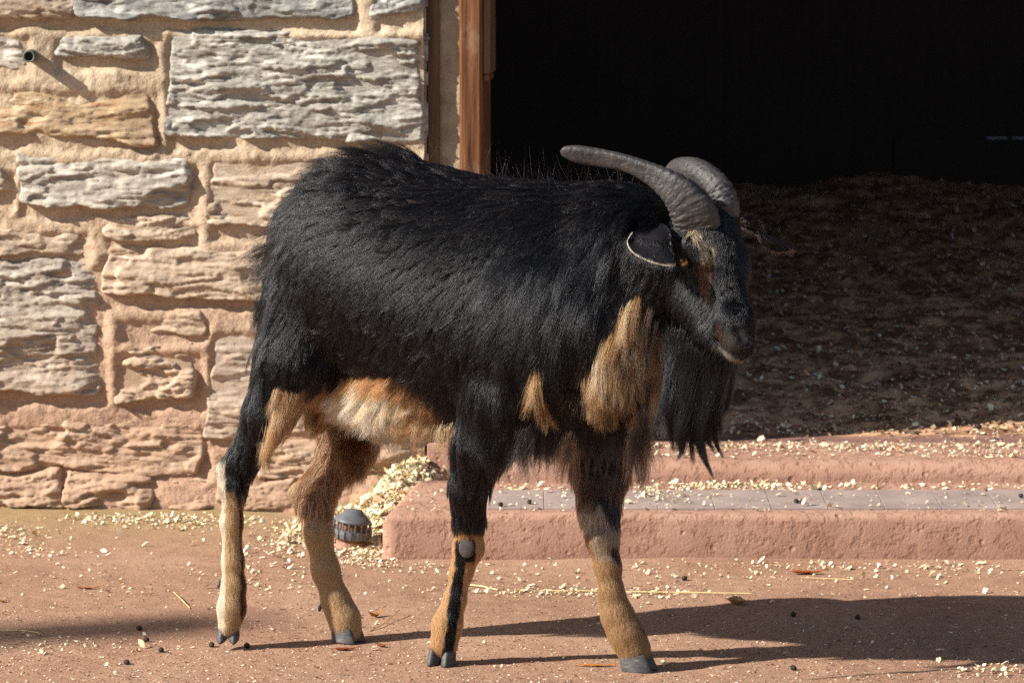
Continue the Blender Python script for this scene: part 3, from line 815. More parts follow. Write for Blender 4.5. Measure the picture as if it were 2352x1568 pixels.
# clump guides
ng = n//38
gi = rng.choice(n, ng, replace=False); kd = kdtree.KDTree(ng)
for j, i in enumerate(gi): kd.insert(roots[i], j)
kd.balance()
near_ = np.array([kd.find(r)[1] for r in roots.tolist()])
gj = rng.normal(0, .20, ng)
lowleg = ss(1150, 1230, rpy[~bare])
jit = gj[near_]+rng.normal(0, .11, n)
jit *= 1-.5*lowleg
glen = rng.uniform(.8, 1.2, ng); L = L*glen[near_]
pts = grow(roots, L, K, jit)
gp = pts[gi]                                         # ng, K, 3
tt = np.linspace(0, 1, K)
same = np.linalg.norm(rcol-rcol[gi][near_], axis=1) < .08
dist = np.linalg.norm(roots-roots[gi][near_], axis=1)
longf = np.clip(fl[:, 3]/90, .25, 1.0)
cl = np.clip((fl[:, 3]-8)/45, .05, .62)*np.where(dist < .03, 1, 0)*(.35+.65*same)*(1-.6*lowleg)
wk = cl[:, None]*tt[None]**1.3
off = (roots-roots[gi][near_])[:, None, :]*.25*(1-tt)[None, :, None]
pts = pts*(1-wk[..., None])+(gp[near_]+off)*wk[..., None]
# frizz
fr = rng.normal(0, 1, (n, K, 3))*(L*.018)[:, None, None]*tt[None, :, None]; pts += fr
# colour: each hair a little different, whole clumps too
lf_ = np.clip((fl[:, 3]-10)/30, .25, 1)[:, None]; v1 = np.exp(rng.normal(0, .30, n)[:, None]*lf_); v2 = np.exp(rng.normal(0, .24, ng)[near_][:, None]*lf_)
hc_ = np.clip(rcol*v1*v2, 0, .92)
blk = rcol[:, 0] < .02
brn = blk & (rng.random(n) < .035); hc_[brn] = np.array([.10, .055, .03])
tanm = (rcol[:, 0] > .2); w_ = rng.random(n); lg_ = fl[:, 3] > 20; hc_[tanm & lg_ & (w_ < .22)] *= .30; hc_[tanm & lg_ & (w_ > .85)] = CREAM
rad = np.where(fl[:, 3] < 20, .00014, .00018)*rng.uniform(.7, 1.3, n)
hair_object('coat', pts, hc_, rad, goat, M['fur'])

# stray guard hairs standing up along back and withers
m = (nrm[:, 2] > .6) & (rpx[~bare] > 640) & (rpx[~bare] < 1480) & (rpy[~bare] < 470)
ii = np.where(m)[0]; ii = rng.choice(ii, 520)
r2 = roots[ii]; n2 = len(r2)
L2 = rng.uniform(.03, .075, n2); d0 = nrm[ii]*.9+rng.normal(0, .45, (n2, 3))+np.array([-.5, 0, .1]); d0 /= np.linalg.norm(d0, axis=1, keepdims=True)
crv = rng.normal(0, .35, (n2, 3)); pg = np.zeros((n2, K, 3)); q = r2.copy(); pg[:, 0] = q
for k in range(1, K):
    d0 = d0+crv*.22; d0 /= np.linalg.norm(d0, axis=1, keepdims=True); q = q+d0*(L2/(K-1))[:, None]; pg[:, k] = q
hair_object('guard_hair', pg, np.tile(BLACK*1.5, (n2, 1)), np.full(n2, .00012), goat, M['fur'])

# shaggy long locks laid over the coat: (polygon of the roots, locks, hairs a lock, length range px, colours, lift)
def shag(name, specs, K=9):
    PT = []; CO = []
    for (poly, nl, nh, l0, l1, cols, spread) in specs:
        top_ = np.full(nl*nh, .022 if cols[0][0] > .05 else (.05 if poly[0] == (1468, 470) else .0))
        xs = [q[0] for q in poly]; ys = [q[1] for q in poly]; got = []
        while len(got) < nl:
            x = rng.uniform(min(xs), max(xs), 64); y = rng.uniform(min(ys), max(ys), 64); m = inpoly(x, y, poly); got += list(zip(x[m], y[m]))
        got = got[:nl]; R0 = np.array([surf_at(x, y) for x, y in got])
        Lk = rng.uniform(l0, l1, nl)*PXM; jk = rng.normal(0, .16, nl)
        G0 = grow(R0, Lk, K, jk)                                    # guide of each lock
        rr0 = np.repeat(R0, nh, 0)+rng.normal(0, 1, (nl*nh, 3))*np.array([1, .3, 1])*spread*PXM
        g_ = grad(rr0); rr0 = rr0-g_*sample(F, rr0)[:, None]
        Lh = np.repeat(Lk, nh)*rng.uniform(.6, 1.1, nl*nh)
        H0 = grow(rr0, Lh, K, np.repeat(jk, nh)+rng.normal(0, .10, nl*nh))
        t = np.linspace(0, 1, K)[None, :, None]; w_ = (.25+.5*rng.random((nl*nh, 1, 1)))*t**1.2
        pts_ = H0*(1-w_)+np.repeat(G0, nh, 0)*w_
        pts_ += (grad(rr0)*np.array([1, 1, .3]))[:, None, :]*(.004+.010*t)*(np.repeat(rng.random(nl), nh)[:, None, None])+(grad(rr0)*np.array([1, 1, 0]))[:, None, :]*t*np.repeat(top_, 1)[:, None, None]
        pts_ += rng.normal(0, 1, pts_.shape)*(Lh*.012)[:, None, None]*t
        ph = np.repeat(rng.random(nl)*6, nh)[:, None]; pts_[..., 0] += np.sin(ph+t[..., 0]*5)*(Lh*.03)[:, None]*t[..., 0]
        cc = np.array(cols)[rng.integers(0, len(cols), nl)]; cc = np.repeat(cc, nh, 0)*rng.lognormal(0, .38, nl*nh)[:, None]
        mix_ = rng.random(nl*nh) < .18; cc[mix_] = np.array(cols)[rng.integers(0, len(cols), mix_.sum())]
        PT.append(pts_); CO.append(cc)
    PT = np.concatenate(PT); CO = np.concatenate(CO)
    return hair_object(name, PT, np.clip(CO, 0, .9), np.full(len(PT), .00017)*rng.uniform(.7, 1.25, len(PT)), goat, M['fur'])
BRN = np.array([.14, .055, .022]); GLD = np.array([.52, .29, .115]); PAL = np.array([.68, .50, .30]); DK = BLACK*1.2
CHEST = [(1450, 672), (1488, 690), (1525, 765), (1535, 830), (1500, 880), (1440, 900), (1380, 890), (1345, 860), (1375, 800), (1415, 740)]
shag('shaggy_coat', [
 (CHEST, 210, 34, 75, 125, [BRN, BRN*.6, TAN*.7, TAN, GLD, PAL, GLD*.8, PAL, DK, DK, DK], 5),
 ([(1340, 830), (1400, 830), (1440, 920), (1400, 950), (1345, 920)], 30, 40, 55, 85, [GLD, PAL, TAN*.8, DK, DK], 6),
 ([(1506, 760), (1530, 755), (1545, 840), (1520, 860)], 22, 36, 40, 75, [PAL, PAL, GLD], 5),
 ([(1548, 775), (1562, 778), (1550, 815), (1538, 815)], 8, 26, 30, 50, [PAL, GLD], 4),
 ([(1212, 812), (1228, 812), (1262, 890), (1270, 925), (1250, 925), (1228, 880)], 22, 36, 70, 110, [PAL, GLD, TAN*.8, GLD, BRN, DK], 5),
 ([(1150, 600), (1420, 540), (1400, 640), (1300, 760), (1290, 900), (1150, 940)], 210, 44, 70, 125, [DK], 9),
 ([(1300, 930), (1350, 975), (1440, 975), (1490, 940), (1480, 1010), (1300, 1020)], 60, 44, 90, 120, [DK, DK, DK, BRN*.25], 8),
 ([(1090, 900), (1290, 900), (1290, 985), (1110, 1010)], 90, 42, 75, 120, [DK], 8),
 ([(780, 885), (850, 872), (900, 890), (915, 950), (820, 960)], 46, 44, 50, 80, [CREAM, CREAM, PAL, CREAM*.9], 6),
 ([(900, 900), (960, 925), (1035, 985), (1000, 1000), (910, 965)], 44, 36, 40, 65, [PAL, GLD, CREAM*.8, TAN], 6),
 ([(790, 868), (900, 862), (960, 905), (880, 885), (800, 885)], 34, 34, 35, 55, [TAN, ORANGE, GLD], 5),
 ([(640, 890), (690, 890), (650, 960), (610, 1040), (598, 1040)], 46, 36, 50, 80, [GLD, TAN, BRN, PAL*.8], 5),
 ([(600, 560), (660, 480), (680, 560), (640, 700), (610, 860), (590, 900)], 60, 36, 50, 85, [DK], 7),
 ([(780, 1000), (835, 1000), (830, 1060), (790, 1080)], 34, 36, 45, 70, [BRN, BRN*.8, BRN*1.3], 6),
 ([(1468, 470), (1545, 470), (1535, 505), (1460, 520)], 50, 40, 35, 62, [DK*1.3], 6)])

# long strands: beard, throat and chest locks.  (path, root spread, tip spread, count, colour)
def lock(path, spread0, spread1, cnt, colr, wav=.004, endvar=.15, K=12, hug=True):
    path = np.array(path, float)
    for q_ in path:
        if hug and q_[1] < 1150:
            ys = np.arange(6.44, 7.0, .003); vv_ = sample(F, P(np.full(len(ys), q_[0]), np.full(len(ys), q_[1]), ys))
            if (vv_ < .004).any(): q_[2] = min(q_[2], ys[np.argmax(vv_ < .004)]-.012)
    P3 = P(path[:, 0], path[:, 1], path[:, 2]); s = np.linspace(0, 1, len(P3))
    ts = np.linspace(0, 1, K)
    base = np.stack([np.interp(ts, s, P3[:, i]) for i in range(3)], -1)
    for _ in range(2): base[1:-1] = base[1:-1]*.5+(base[:-2]+base[2:])*.25
    e = 1-rng.random(cnt)*endvar*2
    out = np.zeros((cnt, K, 3)); o0 = rng.normal(0, 1, (cnt, 3))*np.array([1, .8, .35])*spread0*PXM; o1 = rng.normal(0, 1, (cnt, 3))*np.array([1, 1, .2])*spread1*PXM
    ph = rng.random((cnt, 1))*.8+rng.random()*6
    tk = ts[None]*e[:, None]
    for i in range(3): out[..., i] = np.interp(tk.ravel(), ts, base[:, i]).reshape(cnt, K)
    bl = tk[..., None]**.7
    out += o0[:, None]*(1-bl)+o1[:, None]*bl
    out[..., 0] += np.sin(ph+tk*7)*wav*tk*.6; out[..., 1] += np.cos(ph+tk*6)*wav*tk*.6
    c = np.array(colr)*rng.lognormal(0, .25, cnt)[:, None]
    return out, c
BK = BLACK*.9; OR = ORANGE*.8
beard = [
 ([(1580, 790, 6.63), (1560, 880, 6.62), (1530, 960, 6.63), (1522, 1010, 6.63)], 22, 5, 420, BK),
 ([(1590, 800, 6.62), (1565, 900, 6.61), (1540, 980, 6.61), (1545, 1045, 6.61)], 20, 3, 420, BK),
 ([(1600, 800, 6.62), (1572, 900, 6.61), (1565, 980, 6.61), (1575, 1030, 6.61), (1552, 1060, 6.61)], 22, 3, 520, BK),
 ([(1610, 810, 6.61), (1590, 900, 6.60), (1590, 990, 6.60), (1594, 1072, 6.60)], 22, 3, 560, BK),
 ([(1625, 815, 6.61), (1612, 900, 6.60), (1600, 990, 6.60), (1606, 1040, 6.60), (1640, 1102, 6.60)], 22, 2, 560, BK),
 ([(1640, 820, 6.60), (1632, 900, 6.59), (1625, 960, 6.59), (1622, 1010, 6.59), (1638, 1040, 6.59)], 22, 4, 520, BK),
 ([(1650, 825, 6.60), (1652, 900, 6.59), (1640, 950, 6.59), (1642, 1010, 6.59), (1664, 1052, 6.59)], 20, 2, 520, BK),
 ([(1662, 828, 6.59), (1664, 880, 6.59), (1660, 930, 6.59), (1648, 970, 6.59)], 16, 4, 420, BK),
 ([(1670, 830, 6.59), (1675, 880, 6.59), (1674, 920, 6.59), (1660, 960, 6.59)], 12, 2, 260, BK),
 ([(1620, 820, 6.62), (1610, 880, 6.61), (1600, 930, 6.61), (1590, 1000, 6.61)], 32, 16, 1000, BK),
 ([(1640, 825, 6.60), (1640, 880, 6.60), (1635, 930, 6.60), (1630, 960, 6.60)], 24, 14, 900, BK),
 ([(1575, 760, 6.64), (1560, 830, 6.63), (1552, 890, 6.62), (1545, 940, 6.62)], 26, 16, 900, BK),
 ([(1600, 830, 6.60), (1585, 900, 6.595), (1572, 960, 6.595), (1560, 1010, 6.595), (1566, 1050, 6.595)], 18, 5, 520, BK),
 ([(1640, 835, 6.59), (1630, 900, 6.585), (1615, 960, 6.585), (1612, 1020, 6.585), (1622, 1062, 6.585)], 18, 4, 520, BK),
 ([(1560, 800, 6.62), (1535, 880, 6.61), (1515, 950, 6.61), (1508, 1000, 6.61)], 12, 4, 240, BK),
 ([(1655, 835, 6.585), (1655, 900, 6.58), (1650, 960, 6.58), (1655, 1010, 6.58)], 14, 4, 420, BK)]
locks = []
# dark chest and brisket fringe
for i in range(15):
    x = 1165+i*22; yb2 = 1066+24*math.sin(i*2.3)-max(0, (x-1440))*.8
    locks.append(([(x, 900, 6.72-.0001*(x-1165)), (x+4, 970, 6.70), (x+6, 1030, 6.71), (x+10*math.sin(i*1.7), yb2, 6.715)], 12, 3+2*(i % 3), 150, BK*1.2))
for i in range(7):
    y0 = 850+i*28; locks.append(([(1474, y0, 6.68), (1480, y0+70, 6.66), (1476, y0+120, 6.67)], 10, 8, 100, BK))
for i in range(26):
    x = rnd.uniform(1165, 1480); locks.append(([(x, 960, 6.70), (x+3, 1020, 6.71), (x+rnd.uniform(-14, 14), rnd.uniform(1070, 1112), 6.715)], 5, 2, 34, BK))
def build_locks(name, L_, rad_, hug=True):
    A, C = zip(*[lock(*l, hug=hug) for l in L_]); A = np.concatenate(A); C = np.concatenate(C)
    return hair_object(name, A, np.clip(C, 0, .9), np.full(len(A), rad_)*rng.uniform(.7, 1.2, len(A)), goat, M['fur'])
build_locks('beard', beard, .00020, hug=False)
build_locks('chest_fringe', locks, .00020)

# ---- horns
def horn_mat():
    m, t, b = newmat('horn_keratin'); v = coords(t)
    n1 = noise(t, v, 22, 6, .65, .5); n2 = noise(t, v, 140, 4, .7)
    r = ramp(t, [(.3, (.010, .010, .013)), (.5, (.024, .023, .026)), (.7, (.062, .055, .048))], n1)
    c = mix(t, .3, r.outputs[0], ramp(t, [(.35, (.012, .012, .016)), (.65, (.10, .088, .072))], n2).outputs[0])
    t.links.new(c, b.inputs['Base Color']); b.inputs['Roughness'].default_value = .5
    bump(t, b, n2, .0025, .9); return m
M['horn'] = horn_mat()
def spline(P_, m_):
    P_ = np.asarray(P_, float); n = len(P_); E = np.vstack([2*P_[0]-P_[1], P_, 2*P_[-1]-P_[-2]]); out = []
    for t in np.linspace(0, n-1-1e-6, m_):
        i = int(t); f = t-i; a, b, c, d = E[i], E[i+1], E[i+2], E[i+3]
        out.append(.5*((2*b)+(-a+c)*f+(2*a-5*b+4*c-d)*f*f+(-a+3*b-3*c+d)*f**3))
    return np.array(out)
def horn(path, flat, side, rings, seed, keel=.18, ka=math.pi/2):
    q = spline(path, 220); C3 = P(q[:, 0], q[:, 1], q[:, 2]); R = q[:, 3]*PXM
    T_ = np.gradient(C3, axis=0); T_ /= np.linalg.norm(T_, axis=1, keepdims=True)
    seg = 56; th = np.linspace(0, 2*np.pi, seg, endpoint=False); vv = []
    s = np.concatenate([[0], np.cumsum(np.linalg.norm(np.diff(C3, axis=0), axis=1))])
    for i in range(len(C3)):
        e1 = np.array(side)-(np.array(side)@T_[i])*T_[i]; e1 /= np.linalg.norm(e1); e2 = np.cross(T_[i], e1)
        fade = max(0, 1-s[i]/(s[-1]*rings))
        ang = th
        wob = fbm(np.cos(ang)*1.5+9, np.sin(ang)*1.5+s[i]*20, seed, 2)*.006
        ridge = fade*(.0006*np.sin((s[i]+wob*1.6)*1250)+.0009*np.sin((s[i]+wob*1.6)*520))
        fine = (fbm(ang*5, np.full(seg, s[i]*300), seed+3, 2)-.5)*.0030*(fade+.3)
        r = R[i]*(1+keel*np.exp(-((np.mod(ang-ka+math.pi, 2*math.pi)-math.pi)/.42)**2))+ridge+fine
        vv.append(C3[i]+np.cos(ang)[:, None]*r[:, None]*flat*e1+np.sin(ang)[:, None]*r[:, None]*e2)
    vv = np.array(vv).reshape(-1, 3); i = np.arange(len(C3)-1)[:, None]; j = np.arange(seg)[None]
    a = i*seg+j; b = i*seg+(j+1) % seg; f = np.stack([a, b, b+seg, a+seg], -1).reshape(-1, 4)
    return mesh('horn', vv, f, M['horn'], goat, smooth=True)
horn([(1606, 522, 6.640, 50), (1588, 480, 6.628, 49), (1552, 437, 6.625, 37), (1500, 402, 6.635, 25), (1440, 376, 6.645, 19), (1384, 364, 6.655, 20), (1330, 355, 6.660, 20), (1305, 350, 6.66, 15), (1292, 348, 6.66, 9), (1287, 347, 6.66, .5)], .60, (0, 1, .1), .6, 11, .42, math.pi+.55)
horn([(1668, 500, 6.672, 30), (1664, 462, 6.672, 30), (1640, 420, 6.69, 29), (1600, 392, 6.73, 27), (1562, 388, 6.79, 25), (1548, 402, 6.86, 21), (1560, 424, 6.93, 14), (1572, 440, 6.96, 6), (1575, 444, 6.965, .5)], 1.0, (.9, .2, .4), .45, 23)

# ---- ears
def leaf(name, A, B, bulge, nu=26, nv=26, rim=CREAM*.8, body=np.array([.006, .0055, .007]), th=.0022, depthA=None, depthB=None):
    """blade between the curve A (base) and the curve B (rim)"""
    a = spline(A, nu); b = spline(B, nu); vv = []; cc = []
    for j in range(nv):
        t = j/(nv-1)
        for i in range(nu):
            s = i/(nu-1); q = a[i]*(1-t)+b[i]*t
            y = q[2]-bulge*math.sin(math.pi*t)*math.sin(math.pi*s)+.012*(float(vn(np.array(s*4.), np.array(t*3.), 8))-.5)+.005*math.sin(s*8)*t
            vv.append(P(q[0], q[1], y)); e = min(1-t+.02*float(hash2(np.array(i), np.array(j), 9)), (1-s)*1.5+.01 if t > .3 else 1)
            m_ = 1-min(1, e/.05); nz = .7+.6*float(hash2(np.array(i*3), np.array(j*5), 3))
            cc.append(np.array(body)*nz*(1-m_)+np.array(rim)*m_)
    f = [tuple(x) for x in grid_faces(nu, nv)]
    o = mesh(name, vv, f, M['skin'], goat, smooth=True, col=np.array(cc))
    s_ = o.modifiers.new('thickness', 'SOLIDIFY'); s_.thickness = th; s_.offset = 0
    return o, np.array(vv).reshape(nv, nu, 3), np.array(cc).reshape(nv, nu, 3)
ear1 = leaf('ear', [(1468, 530, 6.65), (1482, 518, 6.645), (1506, 510, 6.64), (1528, 517, 6.635), (1540, 530, 6.615)],
     [(1453, 534, 6.620), (1440, 556, 6.600), (1452, 580, 6.585), (1486, 600, 6.572), (1522, 610, 6.568), (1550, 611, 6.575), (1545, 588, 6.585), (1539, 560, 6.598)], .010)
ear2 = leaf('ear', [(1700, 502, 6.72), (1728, 496, 6.715), (1744, 512, 6.715), (1754, 535, 6.72), (1782, 546, 6.73), (1820, 568, 6.74)],
     [(1702, 526, 6.735), (1728, 534, 6.735), (1740, 546, 6.735), (1751, 562, 6.735), (1776, 579, 6.735), (1813, 578, 6.74)], .006, rim=ORANGE*.6, body=np.array([.016, .013, .015]))
for ear, dirv in ((ear1, (-.3, -.25, -.75)), (ear2, (.6, -.2, -.4))):
    o_, vg, cg = ear; nf_ = 5200 if ear is ear1 else 900; a = rng.random(nf_)*(vg.shape[0]-1.001); b = rng.random(nf_)*(vg.shape[1]-1.001); i = a.astype(int); j = b.astype(int)
    r_ = vg[i, j]*(1-(a-i))[:, None]+vg[i+1, j]*(a-i)[:, None]; r_ = r_*(1-(b-j))[:, None]+(r_-vg[i, j]+vg[i, j+1])*(b-j)[:, None]
    d_ = np.array(dirv)+rng.normal(0, .25, (nf_, 3)); d_ /= np.linalg.norm(d_, axis=1, keepdims=True)
    pe = np.stack([r_+np.array([0, -.0012, 0])+d_*(k/4*.011)+np.array([0, -.0012, 0])*math.sin(k) for k in range(5)], 1)
    hair_object('ear_fuzz', pe, np.clip(cg[i, j]*rng.lognormal(0, .3, nf_)[:, None], 0, .8), np.full(nf_, .00017), o_, M['fur'])

# ---- eyes
def eye(center, out_dir, upv):
    out_dir = Vector(out_dir).normalized(); up = Vector(upv); side = up.cross(out_dir).normalized(); up = out_dir.cross(side).normalized(); r = .0125
    m = bpy.data.materials.get('eye_surface')
    if not m:
        m, t, b = newmat('eye_surface'); a = N(t, 'ShaderNodeAttribute', attribute_name='tint'); t.links.new(a.outputs['Color'], b.inputs['Base Color'])
        b.inputs['Roughness'].default_value = .08; b.inputs['Specular IOR Level'].default_value = .6
    nu, nv = 40, 28; vv = []; cc = []
    for j in range(nv+1):
        ph = math.pi*j/nv
        for i in range(nu):
            th = 2*math.pi*i/nu; a = r*math.sin(ph)*math.cos(th); b_ = r*math.sin(ph)*math.sin(th); c_ = r*math.cos(ph)
            vv.append(tuple(Vector(center)+side*a+up*b_+out_dir*c_))
            rr2 = math.hypot(a, b_)/r
            if c_ > 0 and abs(b_) < .0022 and abs(a) < .0058: col_ = (.004, .004, .005)
            elif c_ > 0 and rr2 < .78: col_ = (.50, .27, .07)
            else: col_ = (.02, .012, .01)
            cc.append(col_)
    f = []
    for j in range(nv):
        for i in range(nu): f.append((j*nu+i, j*nu+(i+1) % nu, (j+1)*nu+(i+1) % nu, (j+1)*nu+i))
    o = mesh('eye', vv, f, m, goat, smooth=True, col=np.array(cc))
    # lids
    vv = []; nu, nv = 36, 10
    for i in range(nu):
        th = 2*math.pi*i/nu
        for j in range(nv):
            ph = 2*math.pi*j/nv; R_ = .0112+.0032*math.cos(ph); ey = .66 if math.sin(th) > 0 else .74
            vv.append(tuple(Vector(center)+side*(R_*math.cos(th)*1.12)+up*(R_*math.sin(th)*ey)+out_dir*(.0088+.0030*math.sin(ph)-.0024*abs(math.cos(th)))))
    f = [(i*nv+j, i*nv+(j+1) % nv, ((i+1) % nu)*nv+(j+1) % nv, ((i+1) % nu)*nv+j) for i in range(nu) for j in range(nv)]
    l_ = mesh('eyelid', vv, f, M['lid'], o, smooth=True)
    return o
M['lid'] = simple('dark_eyelid_skin', (.035, .018, .013), .5, 90, .0005)
sp_ = surf_at(1571, 600)
gN = grad(sp_[None])[0]
outd = Vector((gN[0], gN[1]-.2, gN[2]*.3)).normalized()
cN = Vector(sp_)-outd*.0068
P_eyeN = np.array(cN)
eye(cN, outd, (-HD))
mid = P(1648, 600, 6.65)
def mirror(v, pt=True):
    v = np.array(v, float); d = (v-mid)@HL if pt else v@HL; return v-2*d*HL
cF = mirror(cN); eye(cF, mirror(outd, False), (-HD))

# ---- knee pad
kp = surf_at(1072, 1258); gk = grad(kp[None])[0]
bm = bmesh.new(); bmesh.ops.create_icosphere(bm, subdivisions=3, radius=1)
e1 = Vector((1, 0, 0)); n_ = Vector(gk); e1 = (e1-n_*e1.dot(n_)).normalized(); e2 = n_.cross(e1)
for v in bm.verts:
    c0 = v.co.copy(); v.co = Vector(kp)+e1*c0.x*.0125+e2*c0.y*.0165+n_*(c0.z*.0035+.0008)
M['callus'] = simple('grey_knee_callus', (.065, .052, .048), .8, 160, .0014, .4)
bmobj('knee_callus', bm, M['callus'], goat, smooth=True)

# ---- hooves: two claws a foot, dew claws behind
def hoof_mat():
    m, t, b = newmat('hoof_horn'); v = coords(t, (1, 1, 3)); n1 = noise(t, v, 50, 5, .6)
    r = ramp(t, [(.3, (.025, .024, .026)), (.55, (.07, .065, .064)), (.75, (.19, .155, .13))], n1)
    t.links.new(r.outputs[0], b.inputs['Base Color']); b.inputs['Roughness'].default_value = .6; bump(t, b, n1, .0018, .8); return m
M['hoof'] = hoof_mat()
def claw(base, fwd, wd, ln, ht, sole_z=None, pitch=0.0):
    """base: centre of the sole; fwd: unit toe direction in plan"""
    f = Vector((fwd[0], fwd[1], 0)).normalized(); s = Vector((-f.y, f.x, 0)); bm = bmesh.new(); rings = []
    for k, z in enumerate((0, .12, .35, .6, .85, 1.0, 1.04)):
        ring = []
        for i in range(20):
            a = 2*math.pi*i/20; ca, sa = math.cos(a), math.sin(a)
            x = ca*ln/2*(1 if ca < 0 else 1.05); y = sa*wd/2*(1-.35*max(0, ca)**2)
            sc = 1-.10*z-(.35 if k == 6 else 0)-(0.05 if k == 0 else 0)
            xx = x*sc*(1-.12*z)-z*ht*.30; yy = y*sc
            zz = z*ht*(1.0+.0*ca)-.20*ht*z*(-ca)*.6
            vv = Vector(base)+f*xx*math.cos(pitch)+s*yy+Vector((0, 0, zz-xx*math.sin(pitch)))
            ring.append(bm.verts.new(vv))
        rings.append(ring)
    for a, b in zip(rings[:-1], rings[1:]):
        for i in range(20): bm.faces.new((a[i], a[(i+1) % 20], b[(i+1) % 20], b[i]))
    bm.faces.new(rings[0][::-1]); bm.faces.new(rings[-1])
    bmesh.ops.recalc_face_normals(bm, faces=bm.faces)
    return bmobj('hoof', bm, M['hoof'], goat, smooth=True)
gz = lambda p: float(ground_z(np.array(p[0]), np.array(p[1])))
def foot(cx, cy, y, fwd, z=None, wd=.026, ln=.050, ht=.030, gap=.028, pitch=0):
    c_ = P(cx, cy, y); f = Vector((fwd[0], fwd[1], 0)).normalized(); s = Vector((-f.y, f.x, 0))
    z0 = gz(c_)+.0005 if z is None else z
    for sg in (-1, 1):
        b = Vector((c_[0], c_[1], z0))+s*sg*gap/2; claw(b, f+s*sg*.10, wd, ln, ht, pitch=pitch)
foot(1014, 1513, 6.838, (-.35, -.94), wd=.023, ln=.044, gap=.023, ht=.024)
foot(1468, 1524, 6.795, (.93, -.36), ln=.054, wd=.026, gap=.024, ht=.026)
foot(800, 1466, 7.03, (.80, -.6), ln=.050, wd=.024, gap=.024, ht=.025)
foot(524, 1458, 6.975, (-.10, -1), z=float(P(524, 1466, 6.965)[2]), pitch=.5, ht=.026, wd=.019, ln=.036, gap=.019)
for (x, y, d, r) in ((1396, 1442, 6.815, 7), (1404, 1440, 6.83, 6), (735, 1392, 7.05, 6), (503, 1340, 6.985, 5), (1003, 1430, 6.86, 5)):
    bm = bmesh.new(); bmesh.ops.create_icosphere(bm, subdivisions=2, radius=1); q = P(x, y, d)
    for v in bm.verts: v.co = Vector(q)+Vector((v.co.x*r*PXM, v.co.y*r*PXM, v.co.z*r*PXM*2.0+v.co.x*.003))
    bmobj('dewclaw', bm, M['hoof'], goat, smooth=True)

# ------------------------------------------------------------------ wood shavings, bedding and grit
def chips(name, pos, size, colr, curl=.5, zoff=.001, flat=.35):
    """small curled flakes: 3x2 quads each"""
    n = len(pos); L_ = size*np.clip(rng.lognormal(-.15, .5, n), .25, 2.6); W_ = L_*rng.uniform(.35, .8, n)
    yaw = rng.random(n)*2*np.pi; tx = rng.normal(0, flat, n); ty = rng.normal(0, flat, n); cu = rng.normal(0, curl, n)
    us = np.array([-1, -.33, .33, 1]); vs = np.array([-1, 1])
    u, v = np.meshgrid(us, vs); u = u.ravel(); v = v.ravel()
    wv = 1-.35*np.abs(u)
    X = L_[:, None]/2*u[None]*(1+.15*rng.normal(0, 1, (n, 8))); Y = W_[:, None]/2*(v*wv)[None]*(1+.2*rng.normal(0, 1, (n, 8))); Z = cu[:, None]*L_[:, None]*.5*(u[None]**2)+tx[:, None]*X+ty[:, None]*Y
    Z -= Z.min(1, keepdims=True)
    cx = np.cos(yaw)[:, None]; sx = np.sin(yaw)[:, None]
    V_ = np.stack([X*cx-Y*sx, X*sx+Y*cx, Z+zoff], -1)+pos[:, None]
    f1 = np.array([(0, 1, 5, 4), (1, 2, 6, 5), (2, 3, 7, 6)]); f = (np.arange(n)[:, None, None]*8+f1[None]).reshape(-1, 4)
    return mesh(name, V_.reshape(-1, 3), f, M['chips'], smooth=False, col=np.repeat(colr, 8, 0))
SH = np.array([.74, .60, .39])
def shcol(n, a=SH, v=.26): return np.clip(a*rng.lognormal(0, v, n)[:, None]*rng.uniform(.9, 1.08, (n, 3)), 0, .9)
def blob(cx, cy, sx, sy, n, z=0.0):
    px = rng.normal(cx, sx, n); py = rng.normal(cy, sy, n); return G(px, py, z)
def rect(x0, y0, x1, y1, n, z=0.0): return G(rng.uniform(x0, x1, n), rng.uniform(y0, y1, n), z)
A_ = [blob(430, 1200, 90, 8, 620), blob(260, 1195, 60, 7, 220), blob(30, 1225, 40, 14, 120), blob(70, 1260, 60, 14, 110), rect(-50, 1190, 600, 1370, 330), blob(660, 1235, 28, 16, 190),
      blob(680, 1215, 22, 14, 140), blob(840, 1265, 34, 14, 650), blob(830, 1290, 40, 9, 160), blob(640, 1262, 50, 16, 100), rect(560, 1290, 1500, 1370, 260),
      blob(1280, 1360, 120, 7, 230), blob(1500, 1362, 60, 6, 130), rect(1400, 1290, 2400, 1330, 260), rect(1450, 1290, 2400, 1370, 200), blob(1900, 1300, 200, 6, 150), rect(-50, 1370, 2400, 1570, 120),
      blob(2280, 1535, 70, 10, 110), blob(130, 1490, 110, 16, 110), blob(560, 1330, 60, 18, 60), blob(900, 1300, 120, 6, 120), blob(300, 1160, 200, 6, 60),
      blob(600, 1150, 60, 6, 160, 0.0)]
A_ = np.vstack(A_); ok = (A_[:, 1] < 8.33) & ~((A_[:, 1] > 7.82) & (A_[:, 0] > xL)); A_ = A_[ok]
A_[:, 2] = ground_z(A_[:, 0], A_[:, 1])
o = chips('wood_shavings', A_, .0054, shcol(len(A_)), .45, .0008); tag(o, kind='stuff')
